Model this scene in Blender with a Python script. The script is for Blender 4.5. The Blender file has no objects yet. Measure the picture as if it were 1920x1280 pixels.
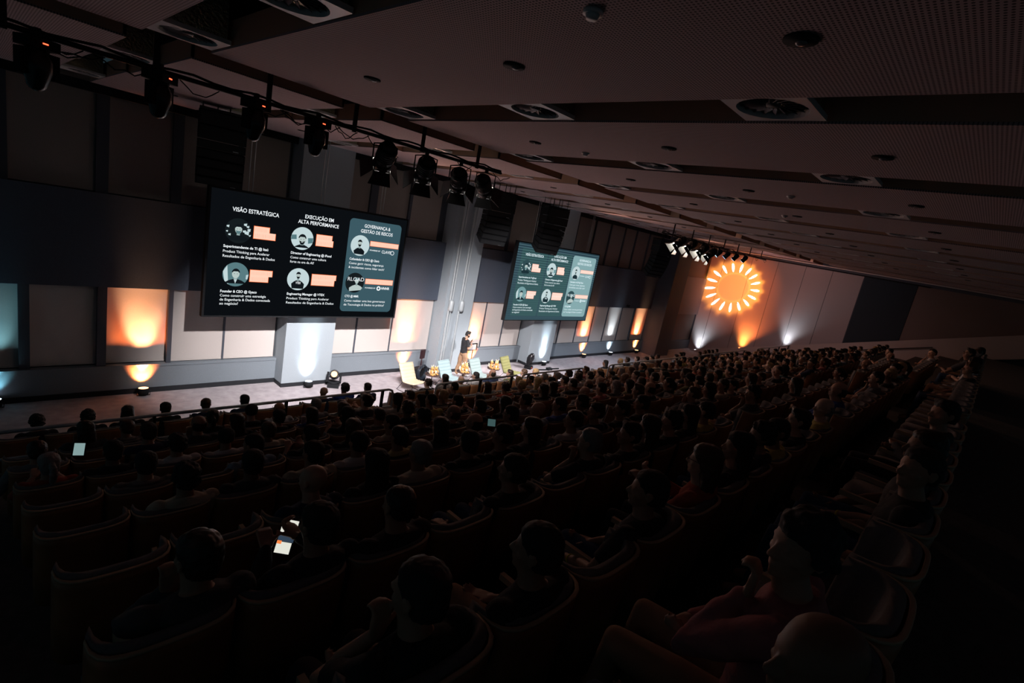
import bpy, bmesh, math, random
from mathutils import Vector, Matrix, Quaternion, noise
random.seed(11)
PI = math.pi
S = bpy.context.scene
COL = S.collection

# ------------------------------------------------------------------ camera
cam = bpy.data.cameras.new('camera'); camo = bpy.data.objects.new('camera', cam); COL.objects.link(camo)
cam.sensor_width = 36.0; cam.lens = 966.71 / 1920 * 36.0; cam.clip_start = 0.05; cam.clip_end = 200
R = Matrix(((0.68491938, -0.70377161, 0.18865568), (-0.02688831, -0.28315967, -0.95869579), (0.72812256, 0.65155669, -0.21286478)))
m3 = Matrix((R[0], -R[1], -R[2])).transposed()
camo.matrix_world = Matrix.Translation((0, 0, 5.866)) @ m3.to_4x4()
S.camera = camo
# ------------------------------------------------------------------ world, exposure
w = bpy.data.worlds.new('world'); S.world = w; w.use_nodes = True
w.node_tree.nodes['Background'].inputs[0].default_value = (0.25, 0.5, 0.62, 1)
w.node_tree.nodes['Background'].inputs[1].default_value = 0.042
S.view_settings.view_transform = 'Standard'
try: S.view_settings.look = 'None'
except Exception: pass
S.view_settings.exposure = 0.0; S.view_settings.gamma = 1.0; S.view_settings.use_curve_mapping = False
S.cycles.max_bounces = 6; S.cycles.diffuse_bounces = 4; S.cycles.glossy_bounces = 2
S.cycles.sample_clamp_indirect = 4.0; S.cycles.use_denoising = True

def link(o, parent=None):
    COL.objects.link(o)
    if parent: o.parent = parent
    return o
def spot(name, loc, aim, watts, col, deg, blend=0.5, rad=0.08, parent=None):
    l = bpy.data.lights.new(name, 'SPOT'); l.energy = watts; l.color = col; l.spot_size = math.radians(deg); l.spot_blend = blend; l.shadow_soft_size = rad
    o = bpy.data.objects.new(name, l); link(o)
    d = Vector(aim) - Vector(loc)
    o.rotation_mode = 'QUATERNION'; o.rotation_quaternion = d.to_track_quat('-Z', 'Y'); o.location = loc
    return o

# stage wash from the four hanging lanterns: (place of lantern, aim, watts)
TR = [(4.55, 7.42, 6.50, 6.8, 14.6, 0.4), (5.33, 7.42, 6.47, 9.0, 14.4, 0.5), (6.08, 7.42, 6.45, 12.5, 14.2, 0.3), (6.70, 7.42, 6.47, 16.5, 14.0, 0.4)]
WASH = (1.0, 0.93, 0.93)
for i, (x, y, z, ax, ay, az) in enumerate(TR):
    d = (Vector((ax, ay, az)) - Vector((x, y, z))).normalized()
    spot('stage_lantern_light', Vector((x, y, z)) + d * 0.17, (ax, ay, az), [5400, 4000, 3900, 5000][i], WASH, [53, 54, 52, 50][i], 1.0, 0.06)
# second truss, the barn-door lanterns aim back at the stage, the round ones at the far floor
TR2 = [(17.96, 9, 6.44, 13.0, 13.2, 0), (18.91, 9, 6.43, 14.0, 13.2, 0), (20.0, 9, 6.37, 15.0, 13.2, 0), (20.85, 9, 6.30, 17.0, 13.2, 0),
       (21.6, 9, 6.40, 19.0, 13.5, 0), (22.5, 9, 6.40, 21.0, 13.5, 0), (23.5, 9, 6.40, 22.5, 13.5, 0), (24.6, 9, 6.42, 24, 13.5, 0)]
for i, (x, y, z, ax, ay, az) in enumerate(TR2):
    d = (Vector((ax, ay, az)) - Vector((x, y, z))).normalized()
    spot('side_lantern_light', Vector((x, y, z)) + d * 0.2, (ax, ay, az), 2600 if i < 4 else 900, WASH if i < 4 else (0.75, 0.85, 1.0), 38, 0.9, 0.06)
# floor uplights along the wall: x, y, colour, watts
OR = (1.0, 0.30, 0.055); OR2 = (1.0, 0.36, 0.10); WH = (0.80, 0.92, 1.0); TEAL = (0.35, 0.85, 1.0)
UP = [(0.42, 14.72, TEAL, 60), (3.08, 14.72, OR, 300), (7.15, 14.22, WH, 160), (11.0, 14.72, OR2, 320), (14.35, 14.72, OR2, 300),
      (18.3, 14.18, WH, 200), (22.2, 14.72, OR2, 320), (24.75, 14.72, WH, 220), (27.6, 14.72, OR, 320)]
for x, y, c, wt in UP:
    o_ = c in (OR, OR2)
    spot('uplight_beam', (x, y, 0.23), (x, y + 0.64, 1.10), wt * (2.3 if o_ else .5), (1.0, 0.19, 0.045) if o_ else c, 76, 0.8, 0.05)
    spot('uplight_core', (x, y, 0.24), (x, y + 0.25, 1.24), wt * (5.0 if o_ else 3.0), (1.0, 0.50, 0.24) if o_ else c, 34, 1.0, 0.05)
    spot('uplight_spill', (x, y - .02, 0.24), (x, y - 0.22, 7.0), wt * (.5 if o_ else .3), (1.0, 0.22, 0.06) if o_ else c, 14, 1.0, 0.05)
# uplights standing behind the ledge of the side wall
def ledz(y): return 0.352 * (15 - y) - 0.14
LU = [(14.2, WH, 260), (11.4, OR, 520), (8.9, WH, 170)]
for y, c, wt in LU:
    spot('ledge_uplight_beam', (34.80, y, ledz(y) - .10), (35.25, y, ledz(y) + 0.9), wt * .45, c, 80, 1.0, 0.10)
    spot('ledge_uplight_core', (34.80, y, ledz(y) - .10), (35.02, y, ledz(y) + 0.9), wt * .75, c, 56, 1.0, 0.10)
    spot('ledge_uplight_wide', (34.60, y, ledz(y) - .05), (35.1, y - .4, 4.6), wt * (5.0 if c is OR else 1.8), (1.0, .20, .05) if c is OR else c, 90, 1.0, 0.10)
# added fill lamps without fixtures: side wall at bar height, audience by the speakers
spot('added_side_wall_fill', (26.5, 9.1, 6.5), (35.1, 9.0, 4.0), 480, (1.0, 0.60, 0.58), 100, 1.0, 0.2)
spot('amber_head_beam', (7.9, 13.85, .45), (7.0, 8.0, 7.0), 520, (1.0, 0.52, 0.46), 84, 1.0, 0.15)
for x, wt in ((9.5, 170), (17.5, 450), (27.0, 560)):
    spot('added_audience_fill', (x, 12.9, 6.5), (x - 1.0, 3.0, 3.2), wt, (1.0, 0.50, 0.34), 120, 1.0, 0.35)
# the sunburst: a lantern with a cut pattern plate in front of its lens
g = spot('gobo_light', (27.0, 9.0, 6.20), (35.1, 12.95, 4.80), 4600, (1, 1, 1), 40, 0.2, 0.0)
g.data.use_nodes = True
def gobo(nt):
    N = nt.nodes; L = nt.links
    em = [n for n in N if n.type == 'EMISSION'][0]
    tc = N.new('ShaderNodeTexCoord'); sp = N.new('ShaderNodeSeparateXYZ'); L.new(tc.outputs['Normal'], sp.inputs[0])
    def M(op, a, b=None):
        n = N.new('ShaderNodeMath'); n.operation = op
        for i, v in enumerate((a, b)):
            if v is None: continue
            if isinstance(v, (int, float)): n.inputs[i].default_value = v
            else: L.new(v, n.inputs[i])
        return n.outputs[0]
    def MR(v, a, b, c=0.0, d=1.0):
        n = N.new('ShaderNodeMapRange'); n.interpolation_type = 'SMOOTHSTEP'
        L.new(v, n.inputs[0])
        for i, q in enumerate((a, b, c, d)): n.inputs[i + 1].default_value = q
        return n.outputs[0]
    z = M('ABSOLUTE', sp.outputs[2])
    x = M('DIVIDE', sp.outputs[0], z); y = M('DIVIDE', sp.outputs[1], z)
    r = M('MULTIPLY', M('SQRT', M('ADD', M('MULTIPLY', x, x), M('MULTIPLY', y, y))), 1 / 0.182)
    th = M('ARCTAN2', y, x)
    c = M('COSINE', M('MULTIPLY', th, 17.0))                       # 17 petals
    # a petal is an almond between r 0.56 and r 0.98
    mid = M('SUBTRACT', 1.0, M('POWER', M('ABSOLUTE', M('MULTIPLY', M('SUBTRACT', r, 0.79), 1 / 0.25)), 2.0))
    pet = MR(M('ADD', c, M('SUBTRACT', M('MULTIPLY', mid, 0.9), 1.36)), 0.0, 0.30)
    disc = MR(r, 0.62, 0.54)
    ring = M('MULTIPLY', MR(r, 0.50, 0.60), MR(r, 1.16, 0.90))
    ray = M('MULTIPLY', MR(c, -0.4, 1.0), M('MULTIPLY', MR(r, 0.8, 0.95), MR(r, 1.28, 1.0)))
    spill = MR(r, 2.1, 0.9)
    def col(v, rgb):
        n = N.new('ShaderNodeVectorMath'); n.operation = 'SCALE'; n.inputs[0].default_value = rgb; L.new(v, n.inputs[3]); return n.outputs[0]
    def add(a, b):
        n = N.new('ShaderNodeVectorMath'); n.operation = 'ADD'; L.new(a, n.inputs[0]); L.new(b, n.inputs[1]); return n.outputs[0]
    t = add(col(pet, (12.0, 12.0, 11.5)), col(disc, (2.2, 0.80, 0.17)))
    t = add(t, col(ring, (2.2, 0.88, 0.14)))
    t = add(t, col(ray, (1.5, 0.5, 0.06)))
    t = add(t, col(spill, (0.55, 0.10, 0.015)))
    L.new(t, em.inputs['Color']); em.inputs['Strength'].default_value = 1.0
gobo(g.data.node_tree)

# ------------------------------------------------------------------ materials
MATS = {}
def mat(name, col, rough=0.7, metal=0.0, emit=0.0, ecol=None, nz=0.0, scale=20.0, bump=0.0, spec=0.4):
    if name in MATS: return MATS[name]
    m = bpy.data.materials.new(name); m.use_nodes = True; nt = m.node_tree; b = nt.nodes['Principled BSDF']
    b.inputs['Base Color'].default_value = (*col, 1); b.inputs['Roughness'].default_value = rough; b.inputs['Metallic'].default_value = metal
    b.inputs['Specular IOR Level'].default_value = spec
    if emit:
        b.inputs['Emission Color'].default_value = (*(ecol or col), 1); b.inputs['Emission Strength'].default_value = emit
    if nz or bump:
        tc = nt.nodes.new('ShaderNodeTexCoord'); n = nt.nodes.new('ShaderNodeTexNoise'); n.inputs['Scale'].default_value = scale; n.inputs['Detail'].default_value = 3
        nt.links.new(tc.outputs['Object'], n.inputs['Vector'])
        if nz:
            r = nt.nodes.new('ShaderNodeMapRange'); r.inputs[3].default_value = 1 - nz; r.inputs[4].default_value = 1 + nz; r.inputs[1].default_value = 0.3; r.inputs[2].default_value = 0.7
            v = nt.nodes.new('ShaderNodeVectorMath'); v.operation = 'SCALE'; v.inputs[0].default_value = col
            nt.links.new(n.outputs[0], r.inputs[0]); nt.links.new(r.outputs[0], v.inputs[3]); nt.links.new(v.outputs[0], b.inputs['Base Color'])
        if bump:
            u = nt.nodes.new('ShaderNodeBump'); u.inputs['Strength'].default_value = bump; u.inputs['Distance'].default_value = 0.02
            nt.links.new(n.outputs[0], u.inputs['Height']); nt.links.new(u.outputs[0], b.inputs['Normal'])
    MATS[name] = m
    return m
def glow(name, col, s=1.0):
    m = bpy.data.materials.new(name); m.use_nodes = True; nt = m.node_tree; nt.nodes.clear()
    e = nt.nodes.new('ShaderNodeEmission'); e.inputs[0].default_value = (*col, 1); e.inputs[1].default_value = s
    o = nt.nodes.new('ShaderNodeOutputMaterial'); nt.links.new(e.outputs[0], o.inputs[0]); MATS[name] = m; return m
M_wall = mat('blue_grey_wall_paint', (0.17, 0.20, 0.228), 0.85, nz=0.05, scale=60)
M_band = mat('dark_band_panel', (0.060, 0.075, 0.105), 0.8, nz=0.08, scale=50)
M_col = mat('column_paint', (0.29, 0.335, 0.37), 0.8, nz=0.04, scale=40)
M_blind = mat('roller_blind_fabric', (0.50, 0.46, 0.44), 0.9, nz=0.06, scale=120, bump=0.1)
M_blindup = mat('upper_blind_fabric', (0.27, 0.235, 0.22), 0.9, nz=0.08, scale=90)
M_mull = mat('window_post_paint', (0.055, 0.065, 0.085), 0.7)
M_black = mat('matt_black', (0.012, 0.013, 0.015), 0.85, spec=.15)
M_blackm = mat('black_metal', (0.02, 0.02, 0.022), 0.4, 0.6)
M_base = mat('black_skirting', (0.012, 0.014, 0.018), 0.6)
M_carpet = mat('stage_carpet', (0.34, 0.31, 0.33), 0.95, nz=0.16, scale=5, bump=0.15)
M_tier = mat('tier_carpet', (0.085, 0.080, 0.072), 0.95, nz=0.25, scale=14)
M_side = mat('side_wall_fabric', (0.34, 0.29, 0.29), 0.9, nz=0.10, scale=70)
M_dark = mat('dark_panel_fabric', (0.02, 0.03, 0.04), 0.9)
M_ledge = mat('ledge_plaster', (0.40, 0.33, 0.31), 0.85)
M_fascia = mat('ceiling_edge_board', (0.48, 0.29, 0.20), 0.8)
M_steel = mat('brushed_steel', (0.55, 0.56, 0.58), 0.32, 0.9)
M_white = mat('vent_white_metal', (0.62, 0.58, 0.58), 0.4)
M_foil = mat('crumpled_foil_duct', (0.45, 0.42, 0.30), 0.35, 0.9, bump=1.0, scale=30)
M_wood = mat('red_brown_plywood', (0.34, 0.14, 0.060), 0.45, nz=0.2, scale=6)
M_ply = mat('pale_plywood_edge', (0.48, 0.34, 0.22), 0.6)
M_pad = mat('grey_seat_upholstery', (0.15, 0.14, 0.14), 0.9, nz=0.12, scale=60)
M_pipe = mat('conduit_grey', (0.38, 0.42, 0.44), 0.5, 0.2)

def ceiling_mat():
    m = bpy.data.materials.new('perforated_ceiling_board'); m.use_nodes = True; nt = m.node_tree; b = nt.nodes['Principled BSDF']; b.inputs['Roughness'].default_value = 0.9
    N = nt.nodes; L = nt.links
    tc = N.new('ShaderNodeTexCoord'); s = N.new('ShaderNodeSeparateXYZ'); L.new(tc.outputs['Object'], s.inputs[0])
    def M(op, a, bb=None, c=None):
        n = N.new('ShaderNodeMath'); n.operation = op
        for i, v in enumerate((a, bb, c)):
            if v is None: continue
            if isinstance(v, (int, float)): n.inputs[i].default_value = v
            else: L.new(v, n.inputs[i])
        return n.outputs[0]
    P = 0.024
    fx = M('SUBTRACT', M('FRACT', M('MULTIPLY', s.outputs[0], 1 / P)), 0.5); fy = M('SUBTRACT', M('FRACT', M('MULTIPLY', s.outputs[1], 1 / P)), 0.5)
    d = M('SQRT', M('ADD', M('MULTIPLY', fx, fx), M('MULTIPLY', fy, fy)))
    mr = N.new('ShaderNodeMapRange'); L.new(d, mr.inputs[0]); mr.inputs[1].default_value = 0.24; mr.inputs[2].default_value = 0.34; mr.inputs[3].default_value = 0.0; mr.inputs[4].default_value = 1.0
    mix = N.new('ShaderNodeMix'); mix.data_type = 'RGBA'; L.new(mr.outputs[0], mix.inputs[0])
    mix.inputs[6].default_value = (0.06, 0.045, 0.045, 1); mix.inputs[7].default_value = (0.43, 0.31, 0.315, 1)
    L.new(mix.outputs[2], b.inputs['Base Color']); return m
M_ceil = ceiling_mat()

# ------------------------------------------------------------------ mesh helpers
class MB:
    def __init__(s): s.bm = bmesh.new(); s.mi = 0
    def _f(s, vs, smooth=False):
        try:
            f = s.bm.faces.new(vs); f.material_index = s.mi; f.smooth = smooth; return f
        except ValueError: return None
    def box(s, x0, y0, z0, x1, y1, z1, mtx=None):
        P = [Vector((x, y, z)) for z in (z0, z1) for y in (y0, y1) for x in (x0, x1)]
        if mtx: P = [mtx @ p for p in P]
        v = [s.bm.verts.new(p) for p in P]
        for q in ((0, 2, 3, 1), (4, 5, 7, 6), (0, 1, 5, 4), (2, 6, 7, 3), (0, 4, 6, 2), (1, 3, 7, 5)): s._f([v[i] for i in q])
        return s
    def prism(s, pts, h0, h1, mtx=None):      # polygon pts in xy, extruded in z
        mtx = mtx or Matrix()
        a = [s.bm.verts.new(mtx @ Vector((x, y, h0))) for x, y in pts]; b = [s.bm.verts.new(mtx @ Vector((x, y, h1))) for x, y in pts]
        n = len(pts); s._f(a[::-1]); s._f(b)
        for i in range(n): s._f([a[i], a[(i + 1) % n], b[(i + 1) % n], b[i]])
        return s
    def loft(s, rings, cap=True, smooth=True, closed=True):
        R_ = [[s.bm.verts.new(p) for p in r] for r in rings]; n = len(rings[0])
        for a, b in zip(R_, R_[1:]):
            for i in range(n if closed else n - 1): s._f([a[i], a[(i + 1) % n], b[(i + 1) % n], b[i]], smooth)
        if cap: s._f(R_[0][::-1], smooth); s._f(R_[-1], smooth)
        return s
    def tube(s, pts, rad, n=10, round_=True):
        pts = [Vector(p) for p in pts]
        rad = [rad] * len(pts) if isinstance(rad, (int, float)) else list(rad)
        rings = []; up = None
        for i, p in enumerate(pts):
            t = (pts[min(i + 1, len(pts) - 1)] - pts[max(i - 1, 0)]).normalized()
            if up is None: up = t.orthogonal().normalized()
            up = (up - t * up.dot(t)).normalized(); sd = t.cross(up)
            rings.append((p, t, up, sd, rad[i]))
        out = []
        def ring(p, u, v, r): return [p + u * (math.cos(a) * r) + v * (math.sin(a) * r) for a in [2 * PI * k / n for k in range(n)]]
        if round_:
            p, t, u, v, r = rings[0]
            for a in (80, 50, 25): out.append(ring(p - t * r * math.sin(math.radians(a)), u, v, r * math.cos(math.radians(a))))
        for p, t, u, v, r in rings: out.append(ring(p, u, v, r))
        if round_:
            p, t, u, v, r = rings[-1]
            for a in (25, 50, 80): out.append(ring(p + t * r * math.sin(math.radians(a)), u, v, r * math.cos(math.radians(a))))
        return s.loft(out)
    def cyl(s, p0, p1, r0, r1=None, n=20): return s.tube([p0, p1], [r0, r0 if r1 is None else r1], n, False)
    def ell(s, c, r, mtx=None, n=14, m=9):
        c = Vector(c); mtx = mtx or Matrix.Identity(3); rings = []
        for j in range(1, m):
            a = PI * j / m; rings.append([c + mtx @ Vector((r[0] * math.sin(a) * math.cos(2 * PI * k / n), r[1] * math.sin(a) * math.sin(2 * PI * k / n), -r[2] * math.cos(a))) for k in range(n)])
        return s.loft(rings)
    def mesh(s, name, mats):
        me = bpy.data.meshes.new(name); bmesh.ops.recalc_face_normals(s.bm, faces=s.bm.faces); s.bm.to_mesh(me); s.bm.free()
        for q in (mats if isinstance(mats, (list, tuple)) else [mats]): me.materials.append(q)
        return me
    def obj(s, name, mats, parent=None, loc=None):
        o = bpy.data.objects.new(name, s.mesh(name, mats)); link(o, parent)
        if loc: o.location = loc
        return o
def struct(o, label=None):
    o['kind'] = 'structure'
    if label: o['label'] = label
    return o
def tag(o, label, cat, group=None, kind=None):
    o['label'] = label; o['category'] = cat
    if group: o['group'] = group
    if kind: o['kind'] = kind
    return o
def empty(name, loc=(0, 0, 0), rz=0.0):
    o = bpy.data.objects.new(name, None); link(o); o.location = loc; o.rotation_euler = (0, 0, rz); o.empty_display_size = 0.1; return o
def copy_tree(o, parent=None):
    c = o.copy(); COL.objects.link(c); c.parent = parent
    for ch in o.children: copy_tree(ch, c)
    return c
def remesh(mb, name, mats, voxel, smooth=4, decimate=None):
    o = mb.obj(name + '_source', mats)
    m = o.modifiers.new('r', 'REMESH'); m.mode = 'VOXEL'; m.voxel_size = voxel; m.use_smooth_shade = True
    if smooth: k = o.modifiers.new('s', 'SMOOTH'); k.factor = 0.5; k.iterations = smooth
    if decimate: k = o.modifiers.new('d', 'DECIMATE'); k.ratio = decimate
    dg = bpy.context.evaluated_depsgraph_get(); dg.update()
    me = bpy.data.meshes.new_from_object(o.evaluated_get(dg), depsgraph=dg); me.name = name
    src = o.data; bpy.data.objects.remove(o); bpy.data.meshes.remove(src)
    me.materials.clear()
    for q in (mats if isinstance(mats, (list, tuple)) else [mats]): me.materials.append(q)
    for p in me.polygons: p.use_smooth = True
    return me

# ================================================================== THE ROOM
YW = 14.94; XR = 35.1; ZC = 7.05
TH = 0.332; Y0 = 0.90; PITCH = 0.93
def rowY(k): return Y0 + PITCH * k if k < 8 else 9.30
def rowZ(k): return TH * (11 - k) + {-1: .09, 5: .01, 6: .05, 7: .06}.get(k, 0) if k < 8 else 0.80
# stage floor
struct(MB().box(-2.5, 10.9, -0.3, XR + .3, YW + 0.5, 0).obj('floor', M_carpet))
# stepped tiers
mb = MB()
for k in range(-1, 8):
    mb.box(-2.5, rowY(k) - 0.23 if k > -1 else -5.0, -0.3, 34.56, rowY(k) + 0.70 if k < 7 else 8.32, rowZ(k))
mb.box(-2.5, 8.32, -.3, 34.56, 10.25, .80).box(-2.5, 10.25, -.3, 34.56, 10.6, .53).box(-2.5, 10.6, -.3, 34.56, 10.9, .26)
struct(mb.obj('floor_tiers', M_tier))
# front wall: low wall, band, back planes
struct(MB().box(-2.5, YW, 0, 28.4, YW + 0.5, 0.70).box(-2.5, YW - 0.02, 0.70, 28.4, YW + 0.16, 0.76).obj('wall_front_low', M_wall))
struct(MB().box(-2.5, YW - .03, 2.72, 28.4, YW + .5, 4.86).obj('wall_front_band', M_band))
struct(MB().box(-2.5, 15.22, 0, 28.4, 15.4, 7.6).obj('wall_front_back', M_mull))
struct(MB().box(-2.5, YW - .02, 0, 6.40, YW, 0.13).box(7.95, YW - .02, 0, 12.1, YW, .13).box(13.5, YW - .02, 0, 17.2, YW, .13).box(18.95, YW - .02, 0, 28.4, YW, .13).obj('baseboard_front', M_base))
# lower window bays (blinds) as separate windows
LOW = [(-2.4, -0.6), (-0.4, 0.82), (1.0, 2.17), (2.35, 3.60), (3.70, 4.93), (4.98, 6.35), (8.0, 8.98), (9.03, 10.36), (10.40, 12.08), (13.6, 14.82), (14.87, 15.98), (16.03, 17.15),
       (19.0, 19.99), (20.04, 21.38), (21.43, 22.70), (22.76, 23.98), (24.04, 25.38), (25.44, 26.72), (26.80, 28.35)]
def blind(x0, x1, z0, z1, y, amp, seed):
    mb = MB(); nx, nz = 26, 30; G = []
    for j in range(nz + 1):
        row = []
        for i in range(nx + 1):
            u, v = i / nx, j / nz; x = x0 + (x1 - x0) * u; z = z0 + (z1 - z0) * v
            d = amp * noise.noise(Vector((x * 1.6 + seed, z * 1.1, seed))) + amp * 0.6 * noise.noise(Vector((x * 5 + seed * 3, z * 2.2, 1.0))) * (1 - v) 
            d += amp * 0.5 * math.sin((u - 0.5) * 9 + (1 - v) * 5) * (1 - v) ** 2
            row.append(mb.bm.verts.new((x, y + d, z)))
        G.append(row)
    for j in range(nz):
        for i in range(nx): mb._f([G[j][i], G[j][i + 1], G[j + 1][i + 1], G[j + 1][i]], True)
    mb.box(x0, y - .012, z0 - .02, x1, y + .012, z0 + .012)
    return mb
for n, (a, b) in enumerate(LOW):
    amp = 0.022 if b < 3.65 else (0.012 if 10 < a < 11 else 0.003)
    y = 15.12 if b < 3.65 else 15.06
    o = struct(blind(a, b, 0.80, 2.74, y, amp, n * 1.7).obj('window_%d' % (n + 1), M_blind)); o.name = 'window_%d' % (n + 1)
# posts between the lower bays
mb = MB()
for a, b in zip(LOW, LOW[1:]):
    if b[0] - a[1] < 0.8:
        deep = 14.97 if b[0] - a[1] > 0.08 else 15.03
        mb.box(a[1], deep, 0.76, b[0], 15.25, 2.74)
struct(mb.obj('trim_lower_posts', M_mull))
# upper blinds
UPW = [(-2.2, -0.9), (-0.7, 0.5), (0.7, 2.1), (2.33, 3.54), (3.76, 5.0), (5.1, 6.31), (7.65, 8.90), (9.16, 10.38), (10.48, 11.76), (14.0, 15.3), (15.4, 16.9), (19.0, 19.75), (19.82, 21.18), (21.24, 22.53), (22.6, 23.87), (23.94, 25.07), (25.13, 26.46), (26.53, 28.0)]
for n, (a, b) in enumerate(UPW):
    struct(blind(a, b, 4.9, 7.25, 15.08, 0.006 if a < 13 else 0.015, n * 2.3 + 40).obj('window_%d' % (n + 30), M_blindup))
mb = MB()
for a, b in zip(UPW, UPW[1:]):
    if b[0] - a[1] < 0.8: mb.box(a[1], 15.0, 4.86, b[0], 15.25, 7.3)
struct(mb.obj('trim_upper_posts', M_mull))
# top fascia of the front wall (dark curtain track line)
struct(MB().box(-2.5, 14.80, 6.93, 28.4, 14.90, 7.12).obj('trim_wall_head', M_black))
# columns
for n, (a, b, y) in enumerate([(6.41, 7.92, 14.44), (12.12, 13.5, 14.44), (17.3, 18.95, 14.40)]):
    o = empty('wall_column', ((a + b) / 2, y, 0)); struct(o)
    c = MB().box(a - (a + b) / 2, 0, 0, b - (a + b) / 2, 0.75, 7.3).obj('shaft', M_col, o)
    k = MB().box(a - (a + b) / 2 - .01, -.012, 0, b - (a + b) / 2 + .01, 0.5, 0.12).obj('skirting', M_base, o)
o = struct(MB().box(28.4, 13.95, 0, 30.1, 15.5, 7.3).obj('wall_pier', M_mull))
# wall bays to the right of the pier
struct(MB().box(30.1, 15.05, 0, XR + .2, 15.4, 7.3).obj('wall_front_far', mat('brown_wall_far', (0.12, 0.085, 0.075), 0.85)))
struct(MB().box(30.1, 14.86, 2.45, XR, 15.1, 4.95).obj('wall_front_far_band', mat('far_band', (0.16, 0.13, 0.14), 0.85)))
struct(MB().box(30.1, 14.90, 0, XR, 15.1, 0.62).box(31.6, 14.98, 4.95, 31.75, 15.1, 7.2).obj('trim_far', M_mull))
# side wall with fabric panels and seams
PAN = [14.94, 14.05, 12.27, 10.68, 9.08, 7.62, 6.02]
struct(MB().box(XR + .03, -5, -.5, XR + .4, 15.4, 7.6).obj('wall_right', M_mull))
for n, (a, b) in enumerate(zip(PAN, PAN[1:])):
    struct(MB().box(XR, b + 0.012, -.4, XR + .05, a - 0.012, 7.0).obj('wall_right_panel', M_side))
struct(MB().box(XR - .01, 3.52, 2.2, XR + .05, 5.99, 6.95).obj('wall_right_dark_panel', M_dark))
struct(MB().box(XR, -4.5, 2.0, XR + .05, 3.50, 6.95).obj('wall_right_rear_panel', mat('rear_side_fabric', (0.16, 0.12, 0.11), 0.9)))
struct(MB().box(XR - .05, 3, 6.93, XR + .05, 14.9, 7.0).obj('trim_right_head', M_black))
# sloping ledge along the side wall
yy = [15.0, -4.0]
mb = MB(); v = []
for x in (34.56, 34.68):
    for y in yy:
        for dz in (-1.2, 0): v.append(mb.bm.verts.new((x, y, ledz(y) + dz)))
for q in ((0, 1, 3, 2), (4, 6, 7, 5), (1, 5, 7, 3), (0, 4, 5, 1), (2, 3, 7, 6)): mb._f([v[i] for i in q])
struct(mb.obj('wall_right_ledge', M_ledge))
rl = empty('side_handrail', (34.46, 7, ledz(7) - 0.45)); tag(rl, 'dark handrail sloping up along the ledge of the side wall', 'handrail')
MB().tube([(0, 5.4, ledz(12.4) - ledz(7)), (0, -5, ledz(2) - ledz(7))], 0.025, 8).obj('rail', M_blackm, rl)
for y in (4.5, 2.5, .5, -1.5, -3.5): MB().tube([(0, y, ledz(7 + y) - ledz(7)), (0.13, y, ledz(7 + y) - ledz(7) - .06)], 0.012, 6).obj('bracket', M_blackm, rl)

mb = MB(); v = []
for x in (34.68, XR):
    for y in yy:
        for dz in (-1.2, -.42): v.append(mb.bm.verts.new((x, y, ledz(y) + dz)))
for q in ((0, 1, 3, 2), (4, 6, 7, 5), (1, 5, 7, 3), (0, 4, 5, 1), (2, 3, 7, 6)): mb._f([v[i] for i in q])
struct(mb.obj('floor_side_trough', M_mull))
# ------------------------------------------------------------------ ceiling
struct(MB().box(-4, -5, 8.1, XR + .4, 15.4, 8.2).obj('ceiling', M_black))
NX = 13
near = [3.85 + 2.555 * (i - 1) for i in range(NX)]        # near edge of slot i (x), slots 0.62 wide
SW = 0.62
def panel(x0, y0, x1, y1, z=ZC, t=0.26):
    mb = MB(); mb.box(x0, y0, z, x1, y1, z + .02); mb.mi = 1
    mb.box(x0, y0, z + .021, x0 + .03, y1, z + t).box(x1 - .03, y0, z + .021, x1, y1, z + t).box(x0, y0, z + .021, x1, y0 + .03, z + t).box(x0, y1 - .03, z + .021, x1, y1, z + t)
    return struct(mb.obj('ceiling_panel', [M_ceil, M_fascia]))
edges = [(-2.6 if i == 0 else near[i - 1] + SW, near[i]) for i in range(NX)]
edges = [(max(a, -3.2), min(b, XR - .45)) for a, b in edges if a < XR - 1]
for (a, b) in edges:
    panel(a, -4.9, b, 6.80)
    panel(a, 7.52, b, 10.75, 7.05)
    panel(a, 11.05, b, 14.55, 7.09)
struct(MB().box(XR - .40, -4.9, 7.12, XR, 14.6, 7.16).obj('trim_cove_right', mat('glow_toned_cove_board', (.6, .55, .53), .8)))  # strip toned pale to imitate the uplights' glow along the wall head
# black services bay between the two ceiling fields
struct(MB().box(-3.5, 6.80, 7.42, XR, 6.85, 8.1).box(-3.5, 7.47, 7.42, XR, 7.52, 8.1).obj('trim_ceiling_bay', M_black))
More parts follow.
